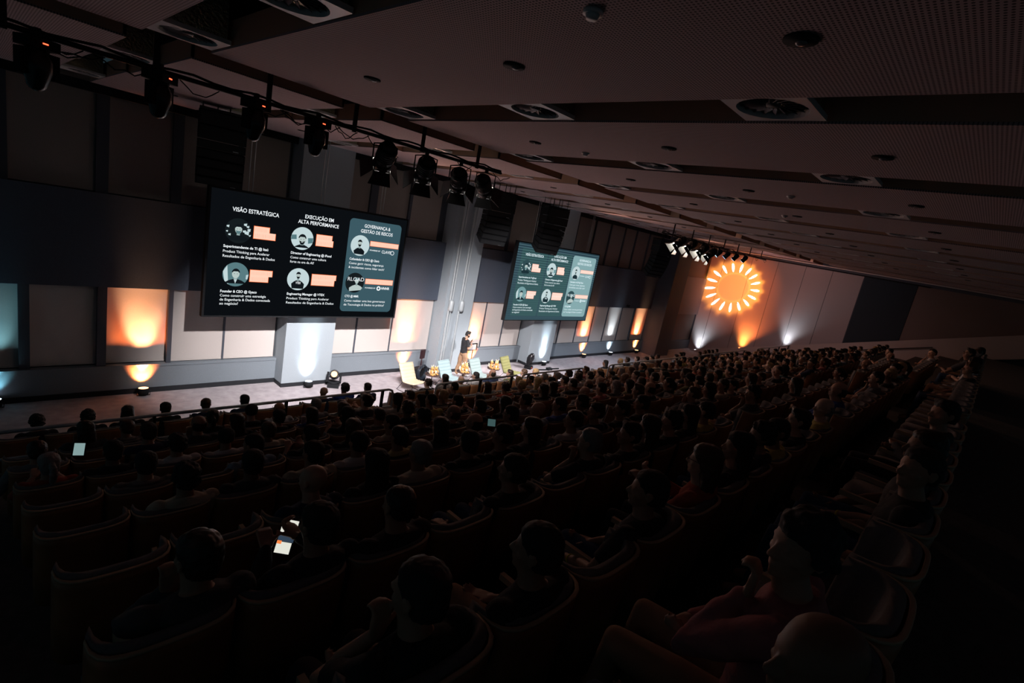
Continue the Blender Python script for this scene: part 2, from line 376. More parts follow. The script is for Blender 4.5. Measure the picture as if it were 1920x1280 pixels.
# ceiling vents: square white frame round a round swirl diffuser, foil duct behind
def vent_proto(lod=0):
    r = empty('ceiling_vent')
    mb = MB(); n = 28; sq = []; ci = []
    for i in range(n):
        a = 2 * PI * (i + .5) / n; c, s_ = math.cos(a), math.sin(a); k = 0.30 / max(abs(c), abs(s_)); sq.append((c * k, s_ * k)); ci.append((c * .255, s_ * .255))
    A = [mb.bm.verts.new((x, y, 0)) for x, y in sq]; B = [mb.bm.verts.new((x, y, 0)) for x, y in ci]; C = [mb.bm.verts.new((x, y, .04)) for x, y in sq]; D_ = [mb.bm.verts.new((x, y, .05)) for x, y in ci]
    for i in range(n):
        j = (i + 1) % n; mb._f([A[i], A[j], B[j], B[i]]); mb._f([A[j], A[i], C[i], C[j]]); mb._f([B[i], B[j], D_[j], D_[i]])
    mb.obj('frame', M_white, r)
    mb = MB(); mb.cyl((0, 0, .05), (0, 0, .06), .256, n=28); mb.mi = 1
    for i in range(18):
        q = Matrix.Rotation(2 * PI * i / 18, 4, 'Z') @ Matrix.Rotation(0.5, 4, 'X'); mb.box(.07, -.018, .035, .24, .018, .040, q)
    mb.cyl((0, 0, .02), (0, 0, .05), .05, n=16)
    mb.obj('swirl_grille', [M_black, mat('grille_grey', (0.10, 0.095, 0.10), .6)], r)
    MB().box(-.27, -.27, .042, .27, .27, .42).obj('plenum_box', M_foil, r)
    return r
vp = vent_proto(); first = True
ordw = ['first', 'second', 'third', 'fourth', 'fifth', 'sixth', 'seventh', 'eighth', 'ninth', 'tenth', 'eleventh', 'twelfth', 'thirteenth', 'fourteenth', 'fifteenth', 'sixteenth', 'seventeenth', 'eighteenth']
for i in range(0, 10):
    for j, y in enumerate((6.42, 4.02, 1.62) if i < 9 else (6.42, 4.02)):
        o = vp if first else copy_tree(vp); first = False
        o.location = (near[i] + 0.30, y, 7.065)
        tag(o, 'square white air vent, %s ceiling slot from the left, %s from the stage side' % (ordw[i], ordw[j]), 'ceiling vent', 'air vents in the ceiling slots')
    for j, y in enumerate((9.2, 13.0)):
        o = copy_tree(vp); o.location = (near[i] + 0.30, y, 7.085)
        tag(o, 'square white air vent %s, %s slot from left' % (('beyond the black lighting bay', 'close to the front wall')[j], ordw[i]), 'ceiling vent', 'air vents in the ceiling slots')
# recessed downlights (dark)
dl = empty('downlight'); 
mb = MB(); mb.cyl((0, 0, -.012), (0, 0, .0), .085, n=20); mb.obj('rim', M_black, dl); mb = MB(); mb.ell((0.02, 0, -.012), (.03, .03, .015)); mb.obj('lens', mat('dim_glass', (.25, .2, .2), .15), dl)
first = True
for i in range(0, 9):
    xc = (edges[i + 1][0] + edges[i + 1][1]) / 2 + 0.05 if i + 1 < len(edges) else 30
    for j, y in enumerate((5.2, 3.15, 1.1, 9.1, 12.6)):
        o = dl if first else copy_tree(dl); first = False
        o.location = (xc, y, ZC if j < 4 else 7.09)
        tag(o, 'unlit round downlight, %s ceiling strip from left, %s' % (ordw[i + 1], ('near the lighting bay', 'in the middle of the room', 'toward the rear', 'beyond the lighting bay', 'near the front wall')[j]), 'downlight', 'recessed downlights in the ceiling')
first = True
sd = empty('smoke_detector'); mb = MB(); mb.cyl((0, 0, 0), (0, 0, -.02), .055, n=16).cyl((0, 0, -.02), (0, 0, -.045), .04, .03, n=16); mb.obj('housing', M_white, sd)
for (x, y, w_) in [(2.34, 1.98, 'top centre of the picture, near the rear'), (6.0, 4.7, 'beside the second slot of vents'), (8.2, 2.6, 'on the third panel strip'), (10.7, 3.4, 'on the fourth panel strip')]:
    o = sd if first else copy_tree(sd); first = False; o.location = (x, y, ZC); tag(o, 'small round white smoke detector %s' % w_, 'smoke detector', 'smoke detectors')

# ------------------------------------------------------------------ lighting bars and lanterns
def bar(x0, x1, y, z, label, nh):
    r = empty('lighting_bar', ((x0 + x1) / 2, y, z)); tag(r, label, 'lighting bar'); h = (x1 - x0) / 2
    MB().tube([(-h, 0, 0), (h, 0, 0)], 0.028, 10).obj('pipe', M_blackm, r)
    for i in range(nh):
        x = -h + (i + .5) * 2 * h / nh
        MB().box(x - .03, -.012, -.04, x + .03, .012, 7.45 - z).obj('hanger', M_blackm, r)
    mb = MB(); rr = random.Random(3)
    for i in range(nh * 2):
        x = -h + rr.random() * 2 * h; L = .3 + rr.random() * .3; p = [(x + t * L / 6, .03, -.03 - .10 * math.sin(PI * t / 6) * rr.uniform(.6, 1.3)) for t in range(7)]
        mb.tube(p, .007, 5)
    mb.tube([(-h, 0, .04)] + [(-h + 2 * h * i / 40, .02 * math.sin(i), .045 + .02 * math.sin(i * 1.7)) for i in range(1, 40)] + [(h, 0, .04)], .014, 6)
    mb.obj('cables', M_black, r)
bar(-1.5, 7.05, 7.42, 6.80, 'long black lighting bar under the ceiling carrying lanterns above the audience', 7)
bar(16.6, 27.5, 9.0, 6.66, 'far black lighting bar carrying lanterns toward the side wall', 7)
def lens_mat(name, c, s): return glow(name, c, s)
M_lenw = lens_mat('lit_warm_white_lens', (1.0, .95, .85), 25.0); M_lenb = lens_mat('lit_blue_white_lens', (.35, .65, 1.0), 3.0)
M_led = lens_mat('red_led', (1.0, .08, .03), 4.0); M_lamp = lens_mat('lit_amber_lens', (1.0, .50, .22), 4.0); M_lamwh = lens_mat('lit_cool_lens', (.75, .85, 1.0), 4.0)
M_flap = mat('barn_door_flap_grey', (.5, .5, .48), .6)
def lantern(loc, aim, label, pipe_z, doors=True, lens=M_lenw, group='barn-door lanterns', s=1.0):
    d = Vector(aim) - Vector(loc); yaw = math.atan2(d.y, d.x) - PI / 2; pit = math.atan2(d.z, math.hypot(d.x, d.y))
    r = empty('stage_lantern', loc, yaw); tag(r, label, 'stage light', group)
    Q = Matrix.Rotation(pit, 4, 'X') @ Matrix.Scale(s, 4)                   # local: beam along +Y
    def X(p): return Q @ Vector(p)
    mb = MB(); mb.cyl(X((0, -.26, 0)), X((0, -.20, 0)), .07 * s, .10 * s); mb.cyl(X((0, -.20, 0)), X((0, .02, 0)), .115 * s, .115 * s)
    mb.cyl(X((0, .02, 0)), X((0, .11, 0)), .115 * s, .13 * s)
    for k in range(5): mb.cyl(X((0, -.18 + k * .035, 0)), X((0, -.17 + k * .035, 0)), .125 * s, .125 * s)
    mb.obj('body', M_blackm, r)
    h = pipe_z - loc[2]
    mb = MB(); mb.tube([(-.15 * s, 0, 0), (-.15 * s, 0, h - .10), (0, 0, h - .06), (.15 * s, 0, h - .10), (.15 * s, 0, 0)], .012, 6); mb.box(-.03, -.03, h - .08, .03, .03, h + .03)
    mb.obj('yoke', M_blackm, r)
    MB().cyl(X((0, .113, 0)), X((0, .118, 0)), .108 * s).obj('lens', lens, r)
    if doors:
        for a in range(4):
            Qa = Q @ Matrix.Rotation(a * PI / 2, 4, 'Y') @ Matrix.Translation((0, .12, .11)) @ Matrix.Rotation(.45 if a % 2 == 0 else .8, 4, 'X')
            mb = MB(); mb.prism([(-.10, 0), (.10, 0), (.15, .19), (-.15, .19)], 0, .006, Qa @ Matrix.Identity(4)); mb.obj('barn_door', M_blackm if a != 0 else M_blackm, r)
            mb = MB(); mb.prism([(-.098, .002), (.098, .002), (.146, .188), (-.146, .188)], -.003, -.0005, Qa); mb.obj('door_lining', M_flap, r)
    return r
for i, (x, y, z, ax, ay, az) in enumerate(TR):
    lantern((x, y, z), (ax, ay, az), 'black barn-door lantern on the long bar, %s from the stage screen side' % ('first', 'second', 'third', 'last')[i], 6.80, s=1.2)
for i, (x, y, z, ax, ay, az) in enumerate(TR2):
    lantern((x, y, z), (ax, ay, az), ('%s barn-door lantern from the left on the far lighting bar' if i < 4 else '%s small round blue-white lantern from the left on the far bar') % ordw[i if i < 4 else i - 4], 6.66, i < 4, M_lenw if i < 4 else M_lenb, 'barn-door lanterns' if i < 4 else 'round lanterns on the far bar', 1.25 if i < 4 else .85)
# moving heads hanging on the bar (unlit, red display)
def moving_head(loc, up, label, group, lens=None, rot=0, tilt=0.6):
    r = empty('moving_head_light', loc, rot); tag(r, label, 'moving head light', group); s = 1 if up else -1
    mb = MB(); mb.box(-.17, -.15, 0, .17, .15, s * .12); mb.cyl((0, 0, s * .12), (0, 0, s * .15), .12); mb.obj('base', M_black, r)
    mb = MB()
    for q in (-1, 1): mb.box(q * .19 - .03, -.06, s * .15, q * .19 + .03, .06, s * .46)
    mb.box(-.2, -.06, s * .15, .2, .06, s * .19); mb.obj('arm', M_black, r)
    Q = Matrix.Translation((0, 0, s * .40)) @ Matrix.Rotation(tilt, 4, 'X'); mb = MB()
    mb.tube([Q @ Vector((0, 0, -.12)), Q @ Vector((0, 0, .02)), Q @ Vector((0, 0, .15)), Q @ Vector((0, 0, .22))], [.11, .155, .15, .11], 18)
    hd_ = mb.obj('head', mat('glossy_black', (.015, .015, .018), .25), r)
    if lens:
        MB().cyl(Q @ Vector((0, 0, .315)), Q @ Vector((0, 0, .335)), .09).obj('lens', lens, hd_)
    else:
        MB().box(-.03, -.156, s * .05, .03, -.151, s * .065).obj('display', M_led, r)
    if s < 0: MB().box(-.03, -.03, 0, .03, .03, .12).obj('clamp', M_blackm, r); r.scale = (.78, .78, .78)
    return r
for i, (x, z) in enumerate([(0.57, 6.76), (1.59, 6.78), (2.62, 6.78), (3.44, 6.78)]):
    moving_head((x, 7.40, z), False, 'black moving head light with red display, %s hanging from the bar\'s left end' % ordw[i], 'moving heads on the bar', rot=random.uniform(-.3, .3) + 0.5, tilt=random.uniform(-.2, .3))
moving_head((7.90, 14.1, 0.0), True, 'moving head light with glowing amber lens on the stage floor beside the column', 'moving heads on the stage floor', M_lamp, rot=2.6, tilt=-1.2)
moving_head((17.1, 14.05, 0.0), True, 'unlit black moving head light on the stage floor before the second bright column', 'moving heads on the stage floor', None, rot=.4, tilt=.3)

# uplight cans on the floor
def uplight(x, y, z, c, label, rot=0):
    r = empty('uplight_can', (x, y, z)); tag(r, label, 'uplight', 'uplights along the walls')
    mb = MB(); mb.cyl((0, 0, .05), (0, .012, .20), .115, .125); mb.obj('body', M_black, r)
    mb = MB(); mb.tube([(-.14, 0, .12), (-.14, 0, .015), (.14, 0, .015), (.14, 0, .12)], .012, 6); mb.obj('bracket', M_blackm, r)
    MB().cyl((0, .012, .201), (0, .0125, .206), .105).obj('lens', c, r)
for (x, y, c, wt), lb in zip(UP, ['teal uplight at the far left foot of the front wall', 'orange uplight can under the glowing blind left of the big screen', 'white uplight can at the foot of the first column', 'orange uplight hidden behind the cream chair', 'orange uplight behind the standing speaker', 'white uplight can at the foot of the bright column right of the small screen', 'orange uplight can first from the right column on the front wall', 'white uplight can between two orange ones at the far front wall', 'orange uplight can nearest the dark far pier']):
    uplight(x, y, 0, {OR: M_lamp, OR2: M_lamp, WH: M_lamwh, TEAL: M_lamwh}[c], lb)
for y, c, lb in [(14.2, M_lamwh, 'white uplight on the ledge in the room corner'), (11.4, M_lamp, 'orange uplight on the side wall ledge under the sunburst'), (8.9, M_lamwh, 'white uplight on the side wall ledge right of the orange one')]:
    uplight(34.86, y, ledz(y) - .38, c, lb)

# ------------------------------------------------------------------ line array loudspeakers
def array(name, loc, rz, n, label):
    r = empty(name, loc, rz); tag(r, label, 'line array speaker', 'hanging line array speakers')
    mb = MB(); mb.box(-.42, -.30, -.05, .42, .30, 0)
    for x in (-.36, .36):
        for y in (-.2, .2): mb.tube([(x, y, 0), (x, y, 7.2 - loc[2])], .010, 5)
    for x in (-.1, .12): mb.tube([(x, 0, 0), (x, 0, 7.2 - loc[2])], .014, 5)
    mb.obj('flying_frame', M_blackm, r)
    ang = 0.0; p = Vector((0, 0, -.06))
    for i in range(n):
        big = i < 2; h = .27 if big else .165; d = .30 if big else .24
        Q = Matrix.Translation(p) @ Matrix.Rotation(ang, 4, 'X')
        mb = MB(); pts = [(-d, 0), (d * .9, -.02), (d * .9, -h + .02), (-d, -h + .008)]
        A = [Q @ Vector((-.43, y, z)) for y, z in pts]; B = [Q @ Vector((.43, y, z)) for y, z in pts]
        va = [mb.bm.verts.new(v_) for v_ in A]; vb = [mb.bm.verts.new(v_) for v_ in B]; mb._f(va[::-1]); mb._f(vb)
        for k in range(4): mb._f([va[k], va[(k + 1) % 4], vb[(k + 1) % 4], vb[k]])
        o = mb.obj('cabinet', M_black, r)
        MB().box(-.40, -d - .006, -h + .025, .40, -d - .001, -.018, Q).obj('grille', mat('speaker_grille', (.02, .021, .023), .7, .2, spec=.2), o)
        if i in (2, n - 1): MB().box(.20, -d - .010, -h + .03, .30, -d - .006, -h + .042, Q).obj('badge', M_steel, o)
        p = Q @ Vector((0, 0, -h)); ang += .02 if big else .085
    return r
array('line_array_speaker', (3.75, 12.3, 7.0), -.25, 7, 'large black line array speaker hanging above the left edge of the big screen')
array('line_array_speaker', (11.6, 12.0, 6.85), -.35, 8, 'black line array speaker hanging left of the small screen, next to the barn-door lanterns')
array('line_array_speaker', (14.3, 12.0, 6.82), -.35, 8, 'black line array speaker hanging directly above the small screen')
array('line_array_speaker', (22.5, 12.0, 6.65), -.35, 9, 'farthest black line array speaker hanging beside the dark pier')

# ------------------------------------------------------------------ LED screens
W_, H_ = 5.56, 3.13
def text_mesh(body, bold=0.012):
    cu = bpy.data.curves.new('t', 'FONT'); cu.body = body; cu.size = 1.0; cu.resolution_u = 3; cu.offset = bold; cu.fill_mode = 'FRONT' if hasattr(cu, 'fill_mode') else cu.fill_mode
    o = bpy.data.objects.new('t', cu); COL.objects.link(o); dg = bpy.context.evaluated_depsgraph_get(); dg.update()
    me = bpy.data.meshes.new_from_object(o.evaluated_get(dg), depsgraph=dg); bpy.data.objects.remove(o); bpy.data.curves.remove(cu); return me
TXC = {}
def put_text(parent, name, body, u0, u1, v, vh, m, off, bold=.012):
    """text from u0 to u1, baseline at v, cap height vh (fractions of the screen)"""
    key = (body, bold)
    if key not in TXC: TXC[key] = text_mesh(body, bold)
    me = TXC[key].copy(); me.name = name
    xs = [q.co.x for q in me.vertices]; x0, x1 = min(xs), max(xs)
    sx = (u1 - u0) * W_ / (x1 - x0); sy = vh * H_ / 0.70
    for q in me.vertices: q.co = Vector(((q.co.x - x0) * sx + u0 * W_, -off, -v * H_ + q.co.y * sy))
    me.materials.clear(); me.materials.append(m)
    o = bpy.data.objects.new(name, me); return link(o, parent)
def flat(mb, pts, off):
    f = mb._f([mb.bm.verts.new((u * W_, -off, -v * H_)) for u, v in pts]); return f
def rrect(u0, v0, u1, v1, r):
    P = []; a = W_ / H_
    for cx, cy, s0 in ((u1 - r, v0 + r * a, -90), (u1 - r, v1 - r * a, 0), (u0 + r, v1 - r * a, 90), (u0 + r, v0 + r * a, 180)):
        for k in range(7): t = math.radians(s0 + 15 * k); P.append((cx + r * math.cos(t), cy + r * a * math.sin(t)))
    return P
def led_screen(loc, label, pal, striped):
    r = empty('led_screen', loc); tag(r, label, 'screen')
    MB().box(-.05, .0, -H_ - .04, W_ + .05, .16, .05).obj('cabinet', M_black, r)
    o = MB(); flat(o, [(0, 0), (0, 1), (1, 1), (1, 0)], .004); disp = o.obj('display', pal['bg'], r)
    mb = MB()
    for x in (.9, W_ / 2, W_ - .9):
        for dx in (-.05, .05): mb.tube([(x + dx, .1, .05), (x + dx, .1, 7.2 - loc[2])], .013, 6)
    mb.obj('hanging_pole', M_steel, r)
    if striped:
        for u0, u1 in ((.046, .335), (.348, .638)):
            o = MB(); flat(o, rrect(u0, .06, u1, .945, .012), .006); o.obj('card', pal['card0'], disp)
    o = MB(); flat(o, rrect(.652, .058, .970, .946, .022), .006); o.obj('card', pal['card'], disp)
    Wm, f = pal['white'], .012
    for t, a, b, v, h in [('VISÃO ESTRATÉGICA', .087, .290, .152, .032), ('EXECUÇÃO EM', .414, .562, .125, .031), ('ALTA PERFORMANCE', .382, .593, .173, .031), ('GOVERNANÇA &', .738, .898, .128, .031), ('GESTÃO DE RISCOS', .720, .917, .178, .031)]:
        put_text(disp, 'heading_text', t, a, b, v, h, Wm, .010, .014)
    cap = [('Superintendente de TI @ Itaú', .060, .254, .441, 1), ('Product Thinking para Acelerar', .060, .262, .481, 0), ('Resultados de Engenharia & Dados', .060, .288, .519, 0),
           ('Director of Engineering @ iFood', .361, .571, .443, 1), ('Como construir uma cultura', .361, .545, .482, 0), ('forte na era da AI?', .361, .482, .519, 0),
           ('Cofundador & CEO @ Clavis', .674, .854, .445, 1), ('Como gerir riscos, segurança', .674, .886, .485, 0), ('& incidentes como líder tech?', .674, .893, .524, 0),
           ('Founder & CEO @ Gyaco', .060, .218, .806, 1), ('Como construir uma estratégia', .060, .262, .841, 0), ('de Engenharia & Dados conectada', .060, .283, .875, 0), ('ao negócio?', .060, .139, .908, 0),
           ('Engineering Manager @ VTEX', .361, .557, .806, 1), ('Product Thinking para Acelerar', .361, .584, .846, 0), ('Resultados de Engenharia & Dados', .361, .613, .885, 0),
           ('CTO @ MMR', .672, .755, .806, 1), ('Como realizar uma boa governança', .672, .926, .850, 0), ('de Tecnologia & Dados na prática?', .672, .923, .889, 0)]
    for t, a, b, v, bd in cap: put_text(disp, 'caption_text', t, a, b, v, .021, Wm, .010, .022 if bd else .006)
    for v in (.341, .712): put_text(disp, 'caption_text', 'POWERED BY', .787, .853, v, .012, Wm, .010, .02)
    put_text(disp, 'logo_text', 'CLAVIS', .862, .922, .352, .028, Wm, .010, .012)
    o = MB(); c = (.931, .341)
    for k in range(12):
        t0, t1 = PI * 2 * k / 12, PI * 2 * (k + 1) / 12
        flat(o, [(c[0] + q * math.cos(t), c[1] + q * W_ / H_ * math.sin(t)) for q, t in ((.009, t0), (.012, t0), (.012, t1), (.009, t1))], .010)
    c = (.873, .706)
    for k in range(16):
        t0, t1 = PI * 2 * k / 16, PI * 2 * (k + 1) / 16
        flat(o, [(c[0] + q * math.cos(t), c[1] + q * W_ / H_ * math.sin(t)) for q, t in ((.006, t0), (.013, t0), (.013, t1), (.006, t1))], .010)
    o.obj('logo_mark', Wm, disp)
    put_text(disp, 'logo_text', 'HNNR', .890, .944, .715, .024, Wm, .010, .03)
    # name tags: pale blocks with an orange edge, unreadable strokes inside
    tags = [[(.182, .246), (.254, .246), (.254, .293), (.283, .293), (.283, .351), (.182, .351)], [(.480, .248), (.566, .248), (.566, .295), (.574, .295), (.574, .353), (.480, .353)],
            [(.784, .247), (.966, .247), (.966, .297), (.784, .297)], [(.180, .606), (.284, .606), (.284, .660), (.267, .660), (.267, .710), (.180, .710)],
            [(.478, .606), (.612, .606), (.612, .658), (.604, .658), (.604, .712), (.478, .712)], [(.784, .615), (.962, .615), (.962, .669), (.784, .669)]]
    for P in tags:
        o = MB(); flat(o, P, .008); o.obj('name_tag', pal['orange'], disp)
        cu = sum(p[0] for p in P) / len(P); o = MB(); e = .0022
        us = sorted(set(p[0] for p in P)); vs = sorted(set(p[1] for p in P))
        x0, y0, y1 = us[0] + e, vs[0] + e * 1.8, vs[-1] - e * 1.8
        top_r = [p for p in P if p[1] == vs[0]][-1][0] - e; bot_r = [p for p in P if p[1] == vs[-1]][0][0] - e
        if len(P) == 4: flat(o, [(x0, y0), (top_r, y0), (top_r, y1), (x0, y1)], .010)
        else:
            ym = vs[1]; flat(o, [(x0, y0), (top_r, y0), (top_r, ym), (x0, ym)], .010); flat(o, [(x0, ym), (bot_r, ym), (bot_r, y1), (x0, y1)], .010)
        o.obj('tag_fill', pal['pale'], disp)
        o = MB(); rr = random.Random(int(x0 * 1000)); nl = 2 if len(P) > 4 else 1
        for ln in range(nl):
            va = y0 + (y1 - y0) * (ln + .2) / nl; vb = y0 + (y1 - y0) * (ln + .8) / nl; u = x0 + .006; ur = (top_r if ln == 0 else bot_r) - .008
            while u < ur:
                w1 = rr.choice((.003, .0035, .005)); flat(o, [(u, va), (u + w1 * .45, va), (u + w1 * .45, vb), (u, vb)], .0115); u += w1 + .003
        o.obj('tag_lettering', pal['pale2'], disp)
    # portraits
    def portrait(cu, cv, ru, kind):
        a = W_ / H_
        P0 = empty('portrait'); P0.parent = disp
        def disc(pts, m, off, nm, clip=True):
            Q = []
            for x, y in pts:
                if clip:
                    d = math.hypot(x, y)
                    if d > 1: x, y = x / d, y / d
                Q.append((cu + x * ru, cv + y * ru * a))
            o_ = MB(); flat(o_, Q, off); o_.obj(nm, m, P0)
        circ = [(math.cos(t), math.sin(t)) for t in [2 * PI * k / 40 for k in range(40)]]
        def el(x, y, rx, ry, n=24): return [(x + rx * math.cos(2 * PI * k / n), y + ry * math.sin(2 * PI * k / n)) for k in range(n)]
        def body(x, top, wd, y2=1.0):
            L = [(x - wd, y2), (x - wd * .95, top + .32), (x - wd * .6, top + .12), (x - .16, top), (x + .16, top), (x + wd * .6, top + .12), (x + wd * .95, top + .32), (x + wd, y2)]
            return L
        bgm = {0: 'pdark', 1: 'plight', 2: 'plight', 3: 'pmid', 4: 'plight', 5: 'pdark'}[kind]
        disc(circ, pal[bgm], .008, 'photo_ground')
        if kind == 0:
            for x, y, s in [(-.8, -.3, .10), (-.65, .35, .09), (.5, -.55, .12), (.65, .1, .17), (.8, -.15, .12), (-.85, .1, .07), (.45, .0, .12), (.9, .3, .08), (.7, -.4, .1)]: disc([(x - s, y - s * .6), (x + s, y - s), (x + s * .8, y + s), (x - s, y + s * .5)], pal['plight'], .009, 'background_light')
        if kind == 3: disc([(-1, -.2), (-.7, -.75), (-.55, .9), (-.9, .6)], pal['plight'], .009, 'background_light'); disc([(.8, 0), (1, -.05), (1, .4), (.8, .35)], pal['plight'], .009, 'background_light')
        if kind == 1:
            disc([(-1, -.25), (-.55, -.3), (-.5, .1), (-1, .15)], pal['pmid'], .009, 'background_shape'); disc([(.5, -.1), (1, -.15), (1, .3), (.55, .4)], pal['pmid'], .009, 'background_shape')
        x, top = {0: (0, .30), 1: (.0, .52), 2: (-.05, .22), 3: (0, .38), 4: (-.02, .10), 5: (.2, .20)}[kind]
        fy = top - .42
        disc(body(x, top, {0: .85, 1: .75, 2: .62, 3: .85, 4: .62, 5: .8}[kind]), pal['pskin' if kind == 5 else 'pblack'], .010, 'shoulders')
        if kind in (3,): disc([(-.14, .36), (.14, .36), (0, .75)], pal['plight'], .0105, 'collar')
        fs = {0: .27, 1: .33, 2: .22, 3: .29, 4: .20, 5: .22}[kind]
        disc([(x - fs * .45, fy), (x + fs * .45, fy), (x + fs * .45, top + .06), (x - fs * .45, top + .06)], pal['pmid2'], .0105, 'neck')
        disc(el(x, fy - .02, fs, fs * 1.32), pal['pskin'], .011, 'face')
        hp = [(x + fs * 1.06 * math.cos(t), fy - .12 - fs * 1.15 * abs(math.sin(t)) * 1.0) for t in [PI * k / 12 for k in range(13)]] + [(x - fs * .85, fy - .12), (x - fs * .6, fy - fs * .75), (x + fs * .6, fy - fs * .75), (x + fs * .85, fy - .12)]
        if kind != 5: disc(hp, pal['pblack'], .0115, 'hair')
        else: disc(el(x, fy - fs * .9, fs * 1.3, fs * .4), pal['pmid'], .0115, 'hat')
        if kind in (1, 2, 4, 0): disc([(x - fs * .8, fy + fs * .3), (x - fs * .3, fy + fs * .45), (x + fs * .3, fy + fs * .45), (x + fs * .8, fy + fs * .3), (x + fs * .5, fy + fs * 1.15), (x, fy + fs * 1.35), (x - fs * .5, fy + fs * 1.15)], pal['pmid' if kind == 0 else 'pblack'], .0118, 'beard')
        if kind == 1: disc(el(x, fy + fs * .62, fs * .32, fs * .12), pal['pskin'], .012, 'mouth')
        for q in (-1, 1): disc(el(x + q * fs * .38, fy - fs * .08, fs * .13, fs * .08, 8), pal['pblack'], .012, 'eye')
    for cu, cv, k in ((.118, .303, 0), (.411, .303, 1), (.726, .303, 2), (.120, .655, 3), (.411, .663, 4), (.722, .663, 5)): portrait(cu, cv, .0555 if k not in (2, 5) else .055, k)
    put_text(disp, 'shirt_text', 'VTEX', .399, .425, .705, .020, Wm, .0125, .02); put_text(disp, 'photo_text', 'RLOAD', .678, .775, .645, .036, Wm, .0125, .0)
    return r
palA = dict(bg=glow('screen_black', (.0035, .0045, .006)), card=glow('screen_teal_card', (.045, .10, .125)), card0=None, white=glow('screen_white', (.92, .97, 1.0), 1.0), orange=glow('screen_orange', (1.0, .21, .07), 1.1), pale=glow('screen_pale_pink', (1.0, .66, .50), 1.0), pale2=glow('screen_pale_letters', (1.0, .50, .36)),
            pdark=glow('photo_dark', (.008, .012, .014)), plight=glow('photo_light', (.55, .68, .70)), pmid=glow('photo_mid', (.10, .20, .22)), pmid2=glow('photo_midskin', (.28, .38, .38)), pskin=glow('photo_skin', (.48, .58, .56)), pblack=glow('photo_black', (.006, .009, .012)))
def striped_mat(name, a, b):
    m = bpy.data.materials.new(name); m.use_nodes = True; nt = m.node_tree; nt.nodes.clear(); N = nt.nodes; L = nt.links
    tc = N.new('ShaderNodeTexCoord'); s = N.new('ShaderNodeSeparateXYZ'); L.new(tc.outputs['Object'], s.inputs[0])
    k = N.new('ShaderNodeMath'); k.operation = 'MULTIPLY'; L.new(s.outputs[2], k.inputs[0]); k.inputs[1].default_value = 2 * PI / .098
    c = N.new('ShaderNodeMath'); c.operation = 'SINE'; L.new(k.outputs[0], c.inputs[0])
    fade = N.new('ShaderNodeMapRange'); L.new(s.outputs[2], fade.inputs[0]); fade.inputs[1].default_value = -1.9; fade.inputs[2].default_value = -.3; fade.inputs[3].default_value = .12; fade.inputs[4].default_value = .95
    mu = N.new('ShaderNodeMath'); mu.operation = 'MULTIPLY'; L.new(c.outputs[0], mu.inputs[0]); L.new(fade.outputs[0], mu.inputs[1])
    mr = N.new('ShaderNodeMapRange'); L.new(mu.outputs[0], mr.inputs[0]); mr.inputs[1].default_value = -1; mr.inputs[2].default_value = .6
    mx = N.new('ShaderNodeMix'); mx.data_type = 'RGBA'; L.new(mr.outputs[0], mx.inputs[0]); mx.inputs[6].default_value = (*a, 1); mx.inputs[7].default_value = (*b, 1)
    e = N.new('ShaderNodeEmission'); L.new(mx.outputs[2], e.inputs[0]); o = N.new('ShaderNodeOutputMaterial'); L.new(e.outputs[0], o.inputs[0]); return m
palB = dict(palA); palB.update(bg=striped_mat('screen_banded_blue', (.012, .03, .045), (.055, .11, .135)), card0=striped_mat('screen_banded_teal', (.022, .055, .062), (.055, .13, .135)), card=glow('screen_pale_teal', (.24, .40, .42)), white=glow('screen_white_b', (.80, .95, 1.0)),
            orange=glow('screen_orange_b', (1.0, .33, .22)), pale=glow('screen_pink_b', (1.0, .78, .68)), pdark=glow('photo_dark_b', (.03, .07, .08)), pmid=glow('photo_mid_b', (.18, .34, .36)), pblack=glow('photo_black_b', (.012, .03, .038)))
led_screen((4.12, 14.0, 5.43), 'big black LED screen on the left listing six speakers in three columns', palA, False)
led_screen((14.95, 14.0, 5.36), 'farther LED screen with washed-out teal picture and horizontal banding', palB, True)

